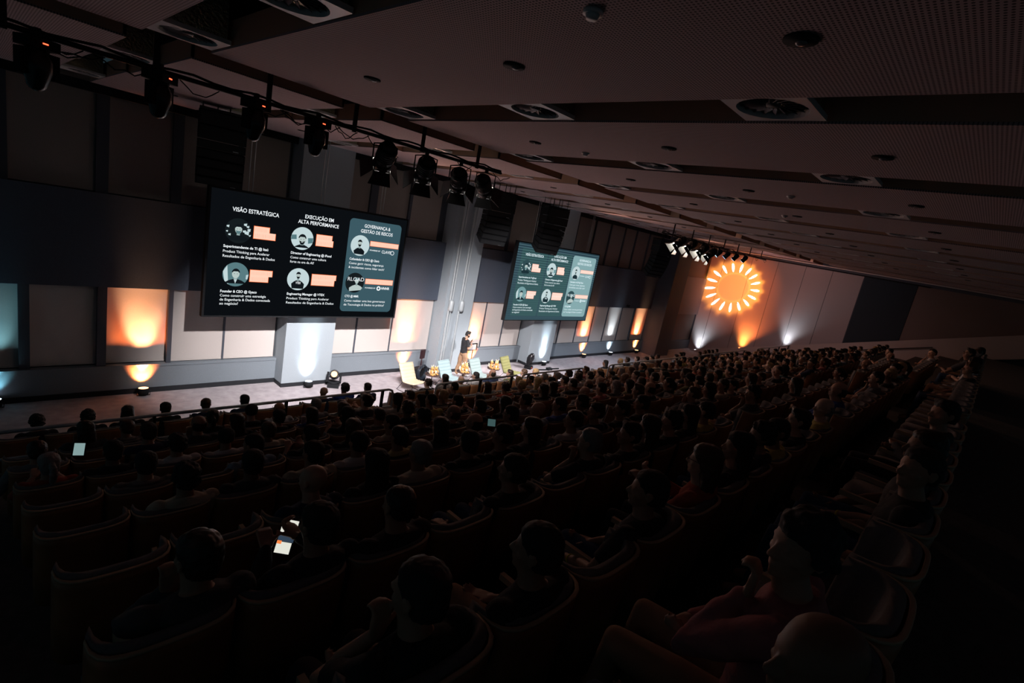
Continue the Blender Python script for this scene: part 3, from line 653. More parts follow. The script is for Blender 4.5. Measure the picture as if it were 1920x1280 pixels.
# ================================================================== STAGE FURNITURE
def lounge_chair(x, y, rz, m, label):
    r = empty('lounge_chair', (x, y, 0), rz); tag(r, label, 'chair', 'lounge chairs on the stage')      # faces -Y
    prof = []                                                  # seat and back profile (y, z)
    for t in range(11):
        u = t / 10; prof.append((-0.36 + .50 * u, .40 - .055 * math.sin(u * PI * .5) - 0.01 * u))
    for t in range(1, 15):
        u = t / 14; prof.append((.14 + .07 * u + .22 * u, .335 + .02 * u + .52 * u ** 1.05))
    def padded(a, b, name):
        seg = prof[a:b]; mb = MB(); rows = []
        sub = []
        for i in range(len(seg) - 1):
            for q in range(4):
                u = q / 4; sub.append((seg[i][0] * (1 - u) + seg[i + 1][0] * u, seg[i][1] * (1 - u) + seg[i + 1][1] * u, i + u))
        sub.append((*seg[-1], len(seg) - 1))
        for k, (yy_, zz, s_) in enumerate(sub):
            a_ = sub[max(k - 1, 0)]; c_ = sub[min(k + 1, len(sub) - 1)]; t = Vector((0, c_[0] - a_[0], c_[1] - a_[1])).normalized(); n = Vector((0, -t.z, t.y))
            puff = .012 + .022 * abs(math.sin(PI * s_ / 2.6)) ** .6
            rows.append([Vector((xx, yy_, zz)) + n * (puff * e if side else -.022) for side, xx, e in ((1, -.30, .35), (1, -.285, .9), (1, -.15, 1), (1, 0, 1), (1, .15, 1), (1, .285, .9), (1, .30, .35), (0, .30, 1), (0, -.30, 1))])
        mb.loft(rows); return mb.obj(name, m, r)
    padded(0, 11, 'seat'); padded(10, 25, 'backrest')
    mb = MB()
    for s_ in (-1, 1): mb.tube([(s_ * .29, -.34, .37), (s_ * .30, .14, .31), (s_ * .29, .42, .84)], .008, 6)
    mb.obj('side_frame', M_blackm, r)
    for s_ in (-1, 1):
        for pts in ([(s_ * .27, -.30, .37), (s_ * .30, -.34, .01)], [(s_ * .27, .16, .31), (s_ * .31, .36, .01)]):
            MB().tube(pts, .008, 6).obj('leg', M_blackm, r)
        MB().tube([(s_ * .30, -.34, .012), (s_ * .31, .36, .012)], .008, 6).obj('floor_runner', M_blackm, r)
    return r
M_cream = mat('cream_wool', (.60, .52, .36), .9, nz=.04, scale=90); M_blue = mat('pale_blue_wool', (.27, .37, .39), .9, nz=.04, scale=90); M_olive = mat('olive_wool', (.16, .16, .06), .9, nz=.05, scale=90)
M_blue2 = mat('pale_aqua_wool', (.23, .30, .30), .9, nz=.04, scale=90)
lounge_chair(10.12, 13.05, .12, M_cream, 'cream upholstered lounge chair, leftmost of the four on the stage')
lounge_chair(11.72, 13.05, .16, M_blue, 'pale blue lounge chair beside the standing speaker\'s legs')
lounge_chair(13.15, 13.00, .16, M_blue2, 'pale aqua lounge chair between the two right-hand toy tables')
lounge_chair(14.80, 13.00, .22, M_olive, 'olive green lounge chair, rightmost of the four on the stage')
M_tray = mat('dark_brown_tray', (.07, .04, .035), .5)
def side_table(x, y, label):
    r = empty('side_table', (x, y, 0)); tag(r, label, 'side table', 'round side tables')
    mb = MB(); mb.cyl((0, 0, .46), (0, 0, .475), .24, n=28); mb.tube([(math.cos(t) * .24, math.sin(t) * .24, .49) for t in [2 * PI * k / 24 for k in range(25)]], .012, 6); mb.obj('tray_top', M_tray, r)
    mb = MB(); mb.cyl((0, 0, .02), (0, 0, .46), .016, n=10); mb.obj('stem', M_blackm, r)
    for k in range(3):
        a = 2 * PI * k / 3 + .4; MB().tube([(0, 0, .10), (math.cos(a) * .2, math.sin(a) * .2, .012)], .011, 6).obj('leg', M_blackm, r)
M_or = mat('golden_plush', (.62, .33, .11), .95, bump=.6, scale=80); M_crm = mat('cream_plush', (.78, .66, .50), .95, bump=.6, scale=80); M_blk = mat('plush_black', (.02, .018, .015), .6)
def plush():
    r = empty('plush_toy')
    mb = MB(); mb.ell((0, 0, .085), (.052, .045, .075)); mb.obj('body', M_or, r)
    mb = MB(); mb.ell((0, -.018, .08), (.036, .036, .055)); mb.obj('belly', M_crm, r)
    mb = MB(); mb.ell((0, -.008, .185), (.050, .045, .045)); mb.ell((0, -.055, .175), (.02, .022, .016)); h = mb.obj('head', M_or, r)
    for s_ in (-1, 1):
        MB().tube([(s_ * .028, .0, .215), (s_ * .046, .005, .255)], [.016, .006], 8).obj('ear', M_crm, h)
        MB().ell((s_ * .02, -.048, .193), (.006, .005, .007), n=8, m=6).obj('eye', M_blk, h)
        MB().tube([(s_ * .045, -.01, .13), (s_ * .062, -.05, .095)], [.018, .016], 8).obj('arm', M_or, r)
        MB().tube([(s_ * .028, -.01, .025), (s_ * .045, -.085, .025)], [.026, .022], 8).obj('leg', M_or, r)
    MB().tube([(0, .04, .03), (.03, .09, .05), (.05, .10, .11)], [.015, .022, .012], 8).obj('tail', M_crm, r)
    return r
pl = plush(); first = True
for (tx, ty, lb, spots) in [(11.02, 13.18, 'table between cream and blue chairs', [(-.09, -.05, .3), (.11, -.02, -.4)]), (12.42, 13.16, 'table in front of the speaker', [(-.11, -.03, .2), (.03, -.09, -.1), (.13, .05, -.5), (.0, .10, .4)]),
                            (14.02, 13.22, 'table left of the olive chair', [(-.12, .04, .4), (.01, -.08, 0), (.13, .0, -.3)])]:
    side_table(tx, ty, 'round dark side table with plush toys, ' + lb.replace('table ', ''))
    for i, (dx, dy, a) in enumerate(spots):
        o = pl if first else copy_tree(pl); first = False; o.location = (tx + dx, ty + dy, .478); o.rotation_euler = (0, 0, a); o.scale = (1.25, 1.25, 1.25 if i % 2 else 1.4)
        tag(o, 'golden plush animal, %s from left on the %s' % (ordw[i], lb), 'plush toy', 'plush toys on the side tables')
# stage box with coiled cables and a small monitor on top
r = empty('cable_stand', (11.0, 13.95, 0), .3); tag(r, 'black stand with coiled cables and small monitor behind the cream chair', 'cable stand')
MB().box(-.25, -.18, 0, .25, .18, .45).obj('case', M_black, r)
mb = MB()
for k in range(16): a0 = random.uniform(-.5, .5); mb.tube([(-.12 + .03 * math.sin(k) + .23 * math.cos(t) , -.2 - k * .006, .40 + .24 * math.sin(t) + a0 * .05) for t in [2 * PI * q / 20 for q in range(21)]], .012, 5)
mb.obj('cable_coil', mat('cable_blue_black', (.012, .018, .028), .4), r)
mb = MB(); mb.cyl((.1, 0, .45), (.1, 0, .9), .02); mb.box(.0, -.03, .80, .22, .03, 1.12); mb.obj('monitor', mat('dark_red_black', (.025, .008, .012), .4), r)
# low monitor speaker in front of the wall, and a camera tripod head by the band
o = empty('confidence_monitor', (14.25, 14.78, .76), .1); o.scale = (.62, .62, .62); tag(o, 'small dark monitor seen past the speaker\'s hip', 'monitor'); MB().box(-.45, -.04, -.05, .35, .02, .42).obj('housing', M_black, o); MB().box(-.40, -.046, .0, .22, -.041, .36).obj('panel', mat('grey_glass', (.35, .37, .4), .3), o); MB().box(-.03, -.02, -1.22, .03, .01, -.05).obj('stand', M_black, o)
o = empty('wall_camera', (25.6, 14.86, 2.78)); tag(o, 'small black camera on the dark band above the white-lit blind', 'camera'); MB().box(-.07, -.10, 0, .07, .04, .12).obj('housing', M_black, o); MB().cyl((0, -.10, .06), (0, -.13, .06), .035).obj('lens', M_blackm, o)
r = empty('floor_cable_box', (18.0, 13.6, 0)); tag(r, 'low black cable connector lying on the stage floor by the bright column', 'cable'); MB().tube([(-.6, .1, .03), (-.2, 0, .03), (.2, .05, .03), (.7, 0, .03)], .03, 8).obj('cable', M_black, r); MB().box(-.1, -.06, 0, .18, .1, .1).obj('connector', M_black, r)
# conduits on the middle column
for x, lb in ((12.30, 'left'), (12.80, 'right')):
    r = empty('conduit_pipe', (x, 14.34, 0)); tag(r, 'grey vertical conduit pipe, %s one on the column behind the speaker' % lb, 'pipe')
    MB().tube([(-.05, 0, .0), (-.05, 0, 7.2)], .04, 10).obj('pipe', M_pipe, r); MB().tube([(.06, 0, .0 if lb == 'left' else 2.6), (.06, 0, 7.2)], .028, 10).obj('thin_pipe', M_pipe, r)
    MB().tube([(-.02, -.07, 2.55), (-.02, -.07, 2.80)], .10, 14).obj('junction_box', M_pipe, r)

# ------------------------------------------------------------------ railings behind the front row
M_rail = mat('satin_grey_rail', (.46, .50, .52), .4, .35)
YR = 8.24; ZR = rowZ(7)
for n, (a, b, la, lb_) in enumerate([(-.3, 5.95, 0, 1), (7.05, 9.72, 1, 1), (9.86, 12.60, 1, 1), (13.95, 19.3, 1, 1), (21.0, 26.2, 1, 1), (27.7, 33.5, 1, 1)]):
    r = empty('railing', ((a + b) / 2, YR, ZR)); h = (b - a) / 2
    tag(r, ['long grey tubular railing behind the front row, left block', 'short grey railing directly below the toy tables', 'short dark-ended railing just right of the olive chair', 'long bright railing behind the front row, right of the middle', 'distant grey railing right of the long bright one', 'farthest grey railing near the side wall'][n], 'railing', 'railings behind the front row')
    t, l = .87, .50
    MB().tube([(-h, 0, l), (-h, 0, t - .10), (-h + .03, 0, t - .03), (-h + .10, 0, t), (h - .10, 0, t), (h - .03, 0, t - .03), (h, 0, t - .10), (h, 0, l)], .024, 8).obj('top_rail', M_rail, r)
    MB().tube([(-h, 0, l), (h, 0, l)], .020, 8).obj('lower_rail', M_rail, r)
    k = max(2, round((b - a) / 1.9)); 
    for i in range(k + 1):
        x = -h + .25 + (2 * h - .5) * i / k; mb = MB(); mb.box(x - .018, -.03, 0, x + .018, .03, t); mb.box(x - .05, -.05, 0, x + .05, .05, .012); mb.obj('post', M_blackm, r)

# ================================================================== SEATS
SP = 0.487
def seat_proto(lod=0):
    r = empty('auditorium_seat')
    n = 14 if lod == 0 else 8
    def plan(u, off):                                          # u -1..1 across, returns (x, y)
        x = .243 * math.sin(u * PI / 2) ; y = .15 * abs(u) ** 3.2
        return x * (1 - off * 1.6), y + off
    def shellm(off0, off1, z0, z1, lean):
        mb = MB(); A = []
        hs = [0, .5, .9, 1.0] if lod == 0 else [0, 1.0]
        ring = []
        for h in hs:
            z = z0 + (z1 - z0) * h; ly = -lean * h; e = 0 if h < .95 else .004
            o_ = [Vector((plan(-1 + 2 * i / n, off0 + e)[0], plan(-1 + 2 * i / n, off0 + e)[1] + ly, z)) for i in range(n + 1)]
            i_ = [Vector((plan(1 - 2 * i / n, off1 - e)[0], plan(1 - 2 * i / n, off1 - e)[1] + ly, z)) for i in range(n + 1)]
            ring.append(o_ + i_)
        mb.loft(ring, cap=True); return mb
    sh = shellm(0, .014, .36, .862, .05)
    o = sh.obj('back_shell', M_wood, r)
    MB_r = shellm(.0, .018, .862, .872, .0)
    for v in MB_r.bm.verts: v.co.y -= .05
    MB_r.obj('edge_trim', M_ply, r)
    pd = shellm(.0185, .070, .44, .875, .045); pd.obj('back_cushion', M_pad, r)
    mb = MB(); ring = []
    for z, k in ((.37, .9), (.385, 1.0), (.44, 1.0), (.465, .93)):
        ring.append([Vector((k * .215 * math.copysign(abs(math.cos(t)) ** .45, math.cos(t)), .28 + k * .20 * math.copysign(abs(math.sin(t)) ** .45, math.sin(t)), z)) for t in [2 * PI * q / 16 for q in range(16)]])
    mb.loft(ring); mb.obj('seat_pad', M_pad, r)
    mb = MB(); mb.box(-.03, .10, 0, .03, .36, .37); mb.box(-.08, .06, 0, .08, .40, .015); mb.obj('pedestal', M_blackm, r)
    if lod == 0:
        MB().box(.236, .12, .60, .262, .42, .63).obj('armrest', M_ply, r)
    return r

# ================================================================== PEOPLE
SKIN = [mat('skin_light', (.52, .30, .21), .55), mat('skin_tan', (.38, .20, .13), .55), mat('skin_brown', (.22, .11, .07), .55), mat('skin_fair', (.62, .40, .31), .5)]
HAIRM = {'black': mat('black_hair', (.022, .019, .018), .75), 'dark': mat('dark_brown_hair', (.028, .017, .012), .5), 'brown': mat('brown_hair', (.075, .040, .022), .5), 'grey': mat('grey_hair', (.22, .20, .19), .55), 'blonde': mat('blonde_hair', (.42, .27, .12), .5)}
CLO = {'black': (.022, .022, .025), 'charcoal': (.06, .06, .066), 'navy': (.025, .035, .075), 'white': (.55, .53, .52), 'cream': (.50, .44, .34), 'grey': (.20, .20, .21), 'light blue': (.22, .30, .38), 'olive': (.12, .12, .05), 'yellow': (.48, .40, .12), 'red': (.36, .06, .035), 'blue': (.03, .07, .28), 'pink': (.38, .13, .13), 'teal': (.06, .15, .17), 'striped': (.3, .28, .12), 'plaid': (.2, .17, .15)}
CLM = {k: mat(k.replace(' ', '_') + '_cloth', v, .9, bump=.25, scale=25) for k, v in CLO.items()}
def band_mat(name, a, b, freq, axis=2):
    m = bpy.data.materials.new(name); m.use_nodes = True; nt = m.node_tree; bs = nt.nodes['Principled BSDF']; bs.inputs['Roughness'].default_value = .9
    tc = nt.nodes.new('ShaderNodeTexCoord'); wv = nt.nodes.new('ShaderNodeTexWave'); wv.bands_direction = 'XYZ'[axis]; wv.inputs['Scale'].default_value = freq; wv.inputs['Distortion'].default_value = .4
    r = nt.nodes.new('ShaderNodeValToRGB'); r.color_ramp.elements[0].color = (*a, 1); r.color_ramp.elements[1].color = (*b, 1); r.color_ramp.elements[0].position = .45; r.color_ramp.elements[1].position = .55
    nt.links.new(tc.outputs['Object'], wv.inputs['Vector']); nt.links.new(wv.outputs[0], r.inputs[0]); nt.links.new(r.outputs[0], bs.inputs['Base Color']); return m
CLM['striped'] = band_mat('striped_cloth', (.03, .03, .03), (.42, .36, .16), 3.2); CLM['plaid'] = band_mat('plaid_cloth', (.10, .09, .085), (.24, .20, .18), 9)
M_jeans = mat('blue_jeans', (.03, .06, .12), .9); M_trous = mat('dark_trousers', (.018, .018, .022), .9); M_khaki = mat('khaki_trousers', (.33, .20, .12), .9, nz=.06, scale=15); M_jlight = mat('bright_blue_jeans', (.05, .20, .36), .9)
M_band = mat('yellow_wristband', (.75, .60, .02), .6); M_shoe = mat('white_shoe', (.65, .65, .65), .6); M_shoed = mat('dark_shoe', (.03, .03, .03), .6)

def limb(mb, pts, rad, n=12): return mb.tube(pts, rad, n)
def hand(mb, w, d, up, side, curl=.5, sc=1.0):
    """palm from wrist w along d, palm faces -up, thumb toward side"""
    d = Vector(d).normalized(); up = (Vector(up) - d * Vector(up).dot(d)).normalized(); sd = d.cross(up) * side; w = Vector(w)
    for q in (-.028, -.009, .010, .028):
        mb.tube([w + sd * q * .7, w + d * .085 * sc + sd * q], [.015, .0135], 8)
    for i, (q, L) in enumerate(((-.030, .060), (-.010, .075), (.010, .080), (.029, .070))):
        p = w + d * .088 * sc + sd * q; dd = d.copy(); P = [p]
        for k in range(3):
            dd = (Matrix.Rotation(-curl * (1 + .15 * i) * side, 3, sd * side) @ dd) if k else (Matrix.Rotation(-curl * .6 * side, 3, sd * side) @ dd)
            P.append(P[-1] + dd * L * sc * (.42, .33, .25)[k])
        mb.tube(P, [.0095, .009, .0085, .0075], 7)
    t0 = w + d * .025 + sd * .032; t1 = t0 + (d * .6 + sd * .7).normalized() * .04; t2 = t1 + (d * .9 + sd * .1 - up * .35).normalized() * .032
    mb.tube([t0, t1, t2], [.014, .011, .009], 7)

def head_frame(neck, yaw, pitch=0.0, roll=0.0):
    return Matrix.Translation(Vector(neck)) @ Matrix.Rotation(yaw, 4, 'Z') @ Matrix.Rotation(pitch, 4, 'X') @ Matrix.Rotation(roll, 4, 'Y')
def head_shape(mb, F):
    """head built in the head frame: origin at the top of the neck, face toward +Y, chin z .015, crown z .235"""
    def X(p): return F @ Vector(p)
    rings = []
    for z, yc, rx, rf, rb in [(.012, .050, .018, .018, .030), (.024, .040, .037, .040, .045), (.045, .022, .052, .060, .060), (.075, .012, .063, .074, .078), (.105, .008, .069, .080, .090), (.135, .004, .074, .084, .100), (.165, .002, .076, .082, .102), (.195, .0, .070, .072, .094), (.218, -.004, .054, .054, .074), (.232, -.008, .030, .030, .042), (.237, -.010, .010, .010, .014)]:
        rg = []
        for k in range(20):
            a = 2 * PI * k / 20; c, s_ = math.cos(a), math.sin(a); rg.append(X((rx * c, yc + (rf if s_ > 0 else rb) * s_, z)))
        rings.append(rg)
    mb.loft(rings)
    mb.tube([X((0, .084, .132)), X((0, .098, .105)), X((0, .106, .092))], [.008, .011, .013], 8)          # nose
    for s_ in (-1, 1):
        mb.tube([X((s_ * .010, .096, .088)), X((s_ * .012, .094, .090))], .010, 7)
        mb.tube([X((s_ * .012, .083, .143)), X((s_ * .045, .070, .143))], [.009, .007], 7)                 # brow
        mb.ell(X((s_ * .030, .074, .125)), (.013, .012, .009), F.to_3x3(), 8, 6)                              # eyelid
        mb.ell(X((s_ * .045, .045, .095)), (.022, .030, .020), F.to_3x3(), 8, 6)                              # cheek
        E_ = F @ Matrix.Translation((s_ * .079, -.008, .115)) @ Matrix.Rotation(s_ * -.35, 4, 'Z')              # ear
        mb.tube([E_ @ Vector((0, .004, -.026)), E_ @ Vector((s_ * .006, -.010, -.010)), E_ @ Vector((s_ * .010, -.016, .012)), E_ @ Vector((s_ * .006, -.004, .028)), E_ @ Vector((0, .010, .018))], [.006, .007, .007, .007, .006], 7)
        mb.ell(E_ @ Vector((0, 0, 0)), (.006, .014, .024), E_.to_3x3(), 8, 6)
    mb.tube([X((-.020, .082, .063)), X((0, .090, .064)), X((.020, .082, .063))], [.006, .0085, .006], 7)
    mb.tube([X((-.018, .081, .053)), X((0, .088, .051)), X((.018, .081, .053))], [.006, .0085, .006], 7)
    mb.ell(X((0, .070, .026)), (.020, .020, .015), F.to_3x3(), 10, 7)                                       # chin

def torso(mb, chain, n=20, grow=0.0):
    """chain of (centre, tilt, rx, ry)"""
    rings = []
    for c, tilt, rx, ry in chain:
        q = Matrix.Rotation(tilt, 3, 'X')
        rings.append([Vector(c) + q @ Vector(((rx + grow) * math.copysign(abs(math.cos(a)) ** .85, math.cos(a)), (ry + grow) * math.copysign(abs(math.sin(a)) ** .85, math.sin(a)), 0)) for a in [2 * PI * k / n for k in range(n)]])
    mb.loft(rings)

def V(*a): return Vector(a)
LEAN = {0: .06, 1: .05, 2: .0, 3: .04, 4: -.22, 5: .10}
ARMS = {   # elbow, wrist, hand direction for left (-) side arm and right (+) side arm
    0: ((.255, .22, .72), (.13, .44, .60), (-.15, 1, -.2), (.255, .22, .72), (.13, .44, .60), (-.15, 1, -.2), .35),
    1: ((.235, .25, .76), (.00, .36, .80), (-1, .1, .1), (.235, .27, .73), (.02, .39, .76), (-1, .15, .1), .5),
    2: ((.20, .36, .78), (.070, .25, .985), (0, -.1, 1), (.24, .24, .74), (-.02, .40, .74), (-1, .2, 0), .9),
    3: ((.23, .26, .76), (.08, .47, .88), (-.2, .9, .5), (.23, .26, .76), (.08, .47, .88), (-.2, .9, .5), 1.0),
    4: ((.20, .50, .66), (.04, .64, .72), (-.6, .8, .1), (.20, .50, .66), (.04, .64, .72), (-.6, .8, .1), .8),
    5: ((.30, .14, .70), (.27, .38, .66), (-.1, 1, -.1), (.30, .14, .70), (.20, .42, .60), (-.3, 1, -.2), .3)}
def sitting(pose, yaw, part, sleeve=0, voxel=.008):
    """part: body / shirt / trousers.  Faces +Y; seat back at y=0; seat top z .46"""
    L = LEAN[pose]; mb = MB(); g = {'body': 0, 'shirt': .012, 'trousers': .012}[part]
    def sp(z, y=.13): return V(0, y - L * (z - .5) * 1.0 + (0 if L > 0 else .0), z - (abs(L) * .12 * (z - .5)))
    ch = [(sp(.47), 0, .155, .11), (sp(.56), 0, .165, .115), (sp(.66), .05, .150, .105), (sp(.78), .05, .162, .112), (sp(.88), 0, .175, .112), (sp(.96), -.1, .168, .095), (sp(1.01), -.2, .125, .075), (sp(1.035), -.2, .07, .055)]
    nb = sp(1.01) + V(0, .005, 0); nt_ = sp(1.075) + V(0, .03, 0); hf = head_frame(sp(1.065) + V(0, .03, 0), yaw, .04 if pose != 4 else .12)
    a = ARMS[pose]
    if part == 'body':
        torso(mb, ch, grow=-.012); mb.tube([nb, nt_, nt_ + V(0, .02, .05)], [.062, .056, .056], 12); head_shape(mb, hf)
    if part == 'shirt':
        torso(mb, ch, grow=g); mb.tube([nb + V(0, 0, -.02), nb + V(0, .004, .022)], [.085, .070], 14, False)
    for s_, el, wr, hd in ((-1, a[0], a[1], a[2]), (1, a[3], a[4], a[5])):
        sh = sp(.965) + V(s_ * .175, 0, 0); E_ = V(s_ * el[0], el[1] - L * .2, el[2]); W_r = V(s_ * wr[0], wr[1], wr[2]); D = V(s_ * hd[0], hd[1], hd[2])
        if part == 'body':
            mb.tube([sh, (sh + E_) / 2 + V(s_ * .01, 0, 0), E_, (E_ * .6 + W_r * .4), W_r], [.050, .044, .037, .038, .024], 12); hand(mb, W_r, D, V(0, 0, 1) if pose != 2 or s_ > 0 else V(0, -1, .3), -s_, a[6])
        elif part == 'shirt':
            if sleeve: mb.tube([sh, (sh + E_) / 2 + V(s_ * .01, 0, 0), E_, E_ * .5 + W_r * .5, E_ * .08 + W_r * .92], [.068, .060, .052, .047, .036], 12)
            else: mb.tube([sh, sh * .62 + E_ * .38 + V(s_ * .01, 0, 0), sh * .30 + E_ * .70 + V(s_ * .006, 0, 0)], [.068, .062, .062], 12, False); mb.ell(sh, (.068, .068, .068))
        hip = V(s_ * .085, .16, .535); kn = V(s_ * (.115 if pose != 4 else .15), .60, .535); an = V(s_ * .11, .64, .10)
        if part == 'body': mb.tube([hip, kn, an], [.07, .052, .038], 12); mb.tube([an, an + V(0, .12, -.05)], [.04, .032], 10)
        if part == 'trousers': mb.tube([hip, hip * .5 + kn * .5, kn, kn * .5 + an * .5, an + V(0, 0, -.02)], [.095, .088, .070, .060, .058], 12)
    if part == 'trousers': mb.ell(V(0, .13, .53), (.165, .13, .09)); mb.ell(V(0, .12, .58), (.16, .115, .08))
    return mb, hf
def hair_mesh(kind):
    mb = MB(); rr = random.Random(len(kind))
    def cap(dx, g, back=.0, down=.085, front=.03):
        rings = []
        for z, yc, rx, rf, rb in [(down, -.030, .060, .03, .072), (.105, -.022, .072, .040, .088), (.135, -.012, .079, .060, .098), (.165, -.004, .082, .080, .102), (.195, -.002, .077, .080, .096), (.220, -.004, .062, .064, .080), (.238, -.006, .038, .04, .052), (.246, -.008, .012, .012, .016)]:
            rings.append([Vector(((rx + g) * math.cos(t), yc + ((rf if math.sin(t) > 0 else rb) + g) * math.sin(t) - back, z + g * (z > .19))) for t in [2 * PI * k / 22 for k in range(22)]])
        mb.loft(rings)
    if kind == 'short': cap(0, .004, down=.06)
    elif kind == 'buzz': cap(0, -.001, down=.075)
    elif kind == 'quiff':
        cap(0, .005, down=.06)
        for k in range(9): mb.ell((-.045 + .011 * k, .055, .225), (.014, .030, .022))
    elif kind == 'curly':
        cap(0, .006, down=.06)
        for k in range(90):
            t = rr.uniform(0, 2 * PI); z = rr.uniform(.08, .245); q = math.sqrt(max(0, 1 - ((z - .14) / .11) ** 2)) if z > .14 else 1
            y = -.01 + .098 * q * math.sin(t)
            if y > .03 and z < .175: continue
            mb.ell((.082 * q * math.cos(t), y, z), (.020, .020, .020), n=8, m=6)
    elif kind in ('long', 'straight'):
        cap(0, .010, down=.03); L = -.20 if kind == 'long' else -.12
        rings = []
        for z, w_, y, d in [(.16, .088, -.015, .095), (.10, .094, -.030, .085), (.04, .098, -.045, .075), (-.04, .104, -.060, .058), (-.12, .105, -.075, .045), (L, .085, -.085, .030)]:
            rings.append([Vector((w_ * math.cos(t), y + d * math.sin(t) * (.65 if math.sin(t) > 0 else 1.0), z)) for t in [2 * PI * k / 22 for k in range(22)]])
        mb.loft(rings)
    elif kind == 'bun':
        cap(0, .006, down=.05); mb.ell((0, -.115, .19), (.040, .040, .038)); mb.tube([(0, -.09, .16), (0, -.13, .12)], [.03, .02])
    elif kind == 'ponytail':
        cap(0, .005, down=.05); mb.tube([(0, -.10, .175), (0, -.145, .15), (0, -.155, .08), (0, -.13, -.02), (0, -.12, -.08)], [.022, .030, .032, .026, .012], 12)
    elif kind == 'fringe':      # balding: ring of hair
        rings = []
        for z, e in ((.05, .0), (.08, .006), (.12, .008), (.15, .004), (.165, -.002)):
            rings.append([Vector(((.076 + e) * math.cos(t), -.02 + ((.02 if math.sin(t) > 0 else .088) + e) * math.sin(t), z)) for t in [2 * PI * k / 22 for k in range(22)]])
        mb.loft(rings)
    elif kind == 'cap':
        cap(0, .008, down=.10); rings = []
        for y, w_, z in ((.07, .07, .150), (.11, .062, .146), (.145, .035, .140)): rings.append([Vector((w_ * math.cos(t), y, z + .010 * math.sin(t))) for t in [2 * PI * k / 12 for k in range(12)]])
        mb.loft(rings)
    me = remesh(mb, 'hair_' + kind, HAIRM['black'], .007, 2)
    tex = 3 if kind in ('buzz', 'fringe', 'cap') else 1
    for v in me.vertices:
        n = noise.noise(v.co * 55 * tex) * .004 + noise.noise(v.co * 22) * (.006 if kind != 'cap' else 0)
        v.co += v.normal * n
    return me
COMBOS = [(0, 0.0), (0, .45), (0, -.25), (1, .1), (1, .6), (2, .25), (2, .9), (3, .15), (4, .3), (5, .0), (5, .75), (5, .35)]
BODY, SHIRT, TROUS, HFR = {}, {}, {}, {}
for pose, yaw in COMBOS:
    mb, hf = sitting(pose, yaw, 'body'); HFR[(pose, yaw)] = hf
    BODY[(pose, yaw)] = remesh(mb, 'body', SKIN[0], .0075, 3, .5)
for pose in range(6):
    for sl in (0, 1):
        me = remesh(sitting(pose, 0, 'shirt', sl)[0], 'shirt', CLM['black'], .013, 4)
        for v in me.vertices: v.co += v.normal * (noise.noise(Vector((v.co.x * 9, v.co.y * 9, v.co.z * 22)) + Vector((pose, sl, 0))) * .010)
        SHIRT[(pose, sl)] = me
for pose in (0, 4): TROUS[pose] = remesh(sitting(pose, 0, 'trousers')[0], 'trousers', M_trous, .014, 3)
HAIR = {k: hair_mesh(k) for k in ('short', 'buzz', 'quiff', 'curly', 'long', 'straight', 'bun', 'ponytail', 'fringe', 'cap')}
mb = MB()
for s_ in (-1, 1): mb.tube([(s_ * .033 + .024 * math.cos(t), .098, .124 + .018 * math.sin(t)) for t in [2 * PI * k / 14 for k in range(15)]], .0022, 5); mb.tube([(s_ * .057, .096, .128), (s_ * .080, .03, .130), (s_ * .084, -.01, .125)], .002, 5)
mb.tube([(-.009, .099, .128), (.009, .099, .128)], .002, 5); GLASS = mb.mesh('glasses', M_blackm)
mb = MB(); mb.cyl((0, 0, -.006), (0, 0, .006), .031, n=18); WBAND = mb.mesh('wristband', M_band)

def slot(o, m):
    s_ = o.material_slots[0]; s_.link = 'OBJECT'; s_.material = m
def person(loc, rz, combo, hair, haircol, shirt, sleeve, skin, sc=1.0, legs=None, glasses=False, band=False, name='audience_member'):
    o = bpy.data.objects.new(name, BODY[combo]); link(o); o.location = loc; o.rotation_euler = (0, 0, rz); o.scale = (.97 * (sc + 1) / 2, .92, .89 * sc); slot(o, skin)
    c = bpy.data.objects.new('shirt', SHIRT[(combo[0], sleeve)]); link(c, o); slot(c, CLM[shirt])
    c = bpy.data.objects.new('trousers', TROUS[4 if combo[0] == 4 else 0]); link(c, o); slot(c, legs or M_trous)
    if hair != 'bald':
        c = bpy.data.objects.new('cap' if hair == 'cap' else 'hair', HAIR[hair]); link(c, o); c.matrix_local = HFR[combo]; slot(c, CLM['black'] if hair == 'cap' else HAIRM[haircol])
    if glasses:
        c = bpy.data.objects.new('glasses', GLASS); link(c, o); c.matrix_local = HFR[combo]
    if band:
        a = ARMS[combo[0]]; W_r = V(-a[1][0], a[1][1], a[1][2]); E_ = V(-a[0][0], a[0][1] - LEAN[combo[0]] * .2, a[0][2])
        c = bpy.data.objects.new('wristband', WBAND); link(c, o); d = (E_ - W_r); c.matrix_local = Matrix.Translation(W_r + d * .18) @ d.to_track_quat('Z', 'Y').to_matrix().to_4x4()
    return o

BLOCKS = [(0.50, 6.1, 'left block'), (6.95, 12.6, 'second block'), (14.2, 19.6, 'third block'), (21.2, 26.4, 'far block')]
ROWN = {8: 'front row', 7: 'second row', 6: 'third row', 5: 'fourth row', 4: 'fifth row', 3: 'sixth row', 2: 'seventh row', 1: 'eighth row', 0: 'ninth row', -1: 'rear row'}
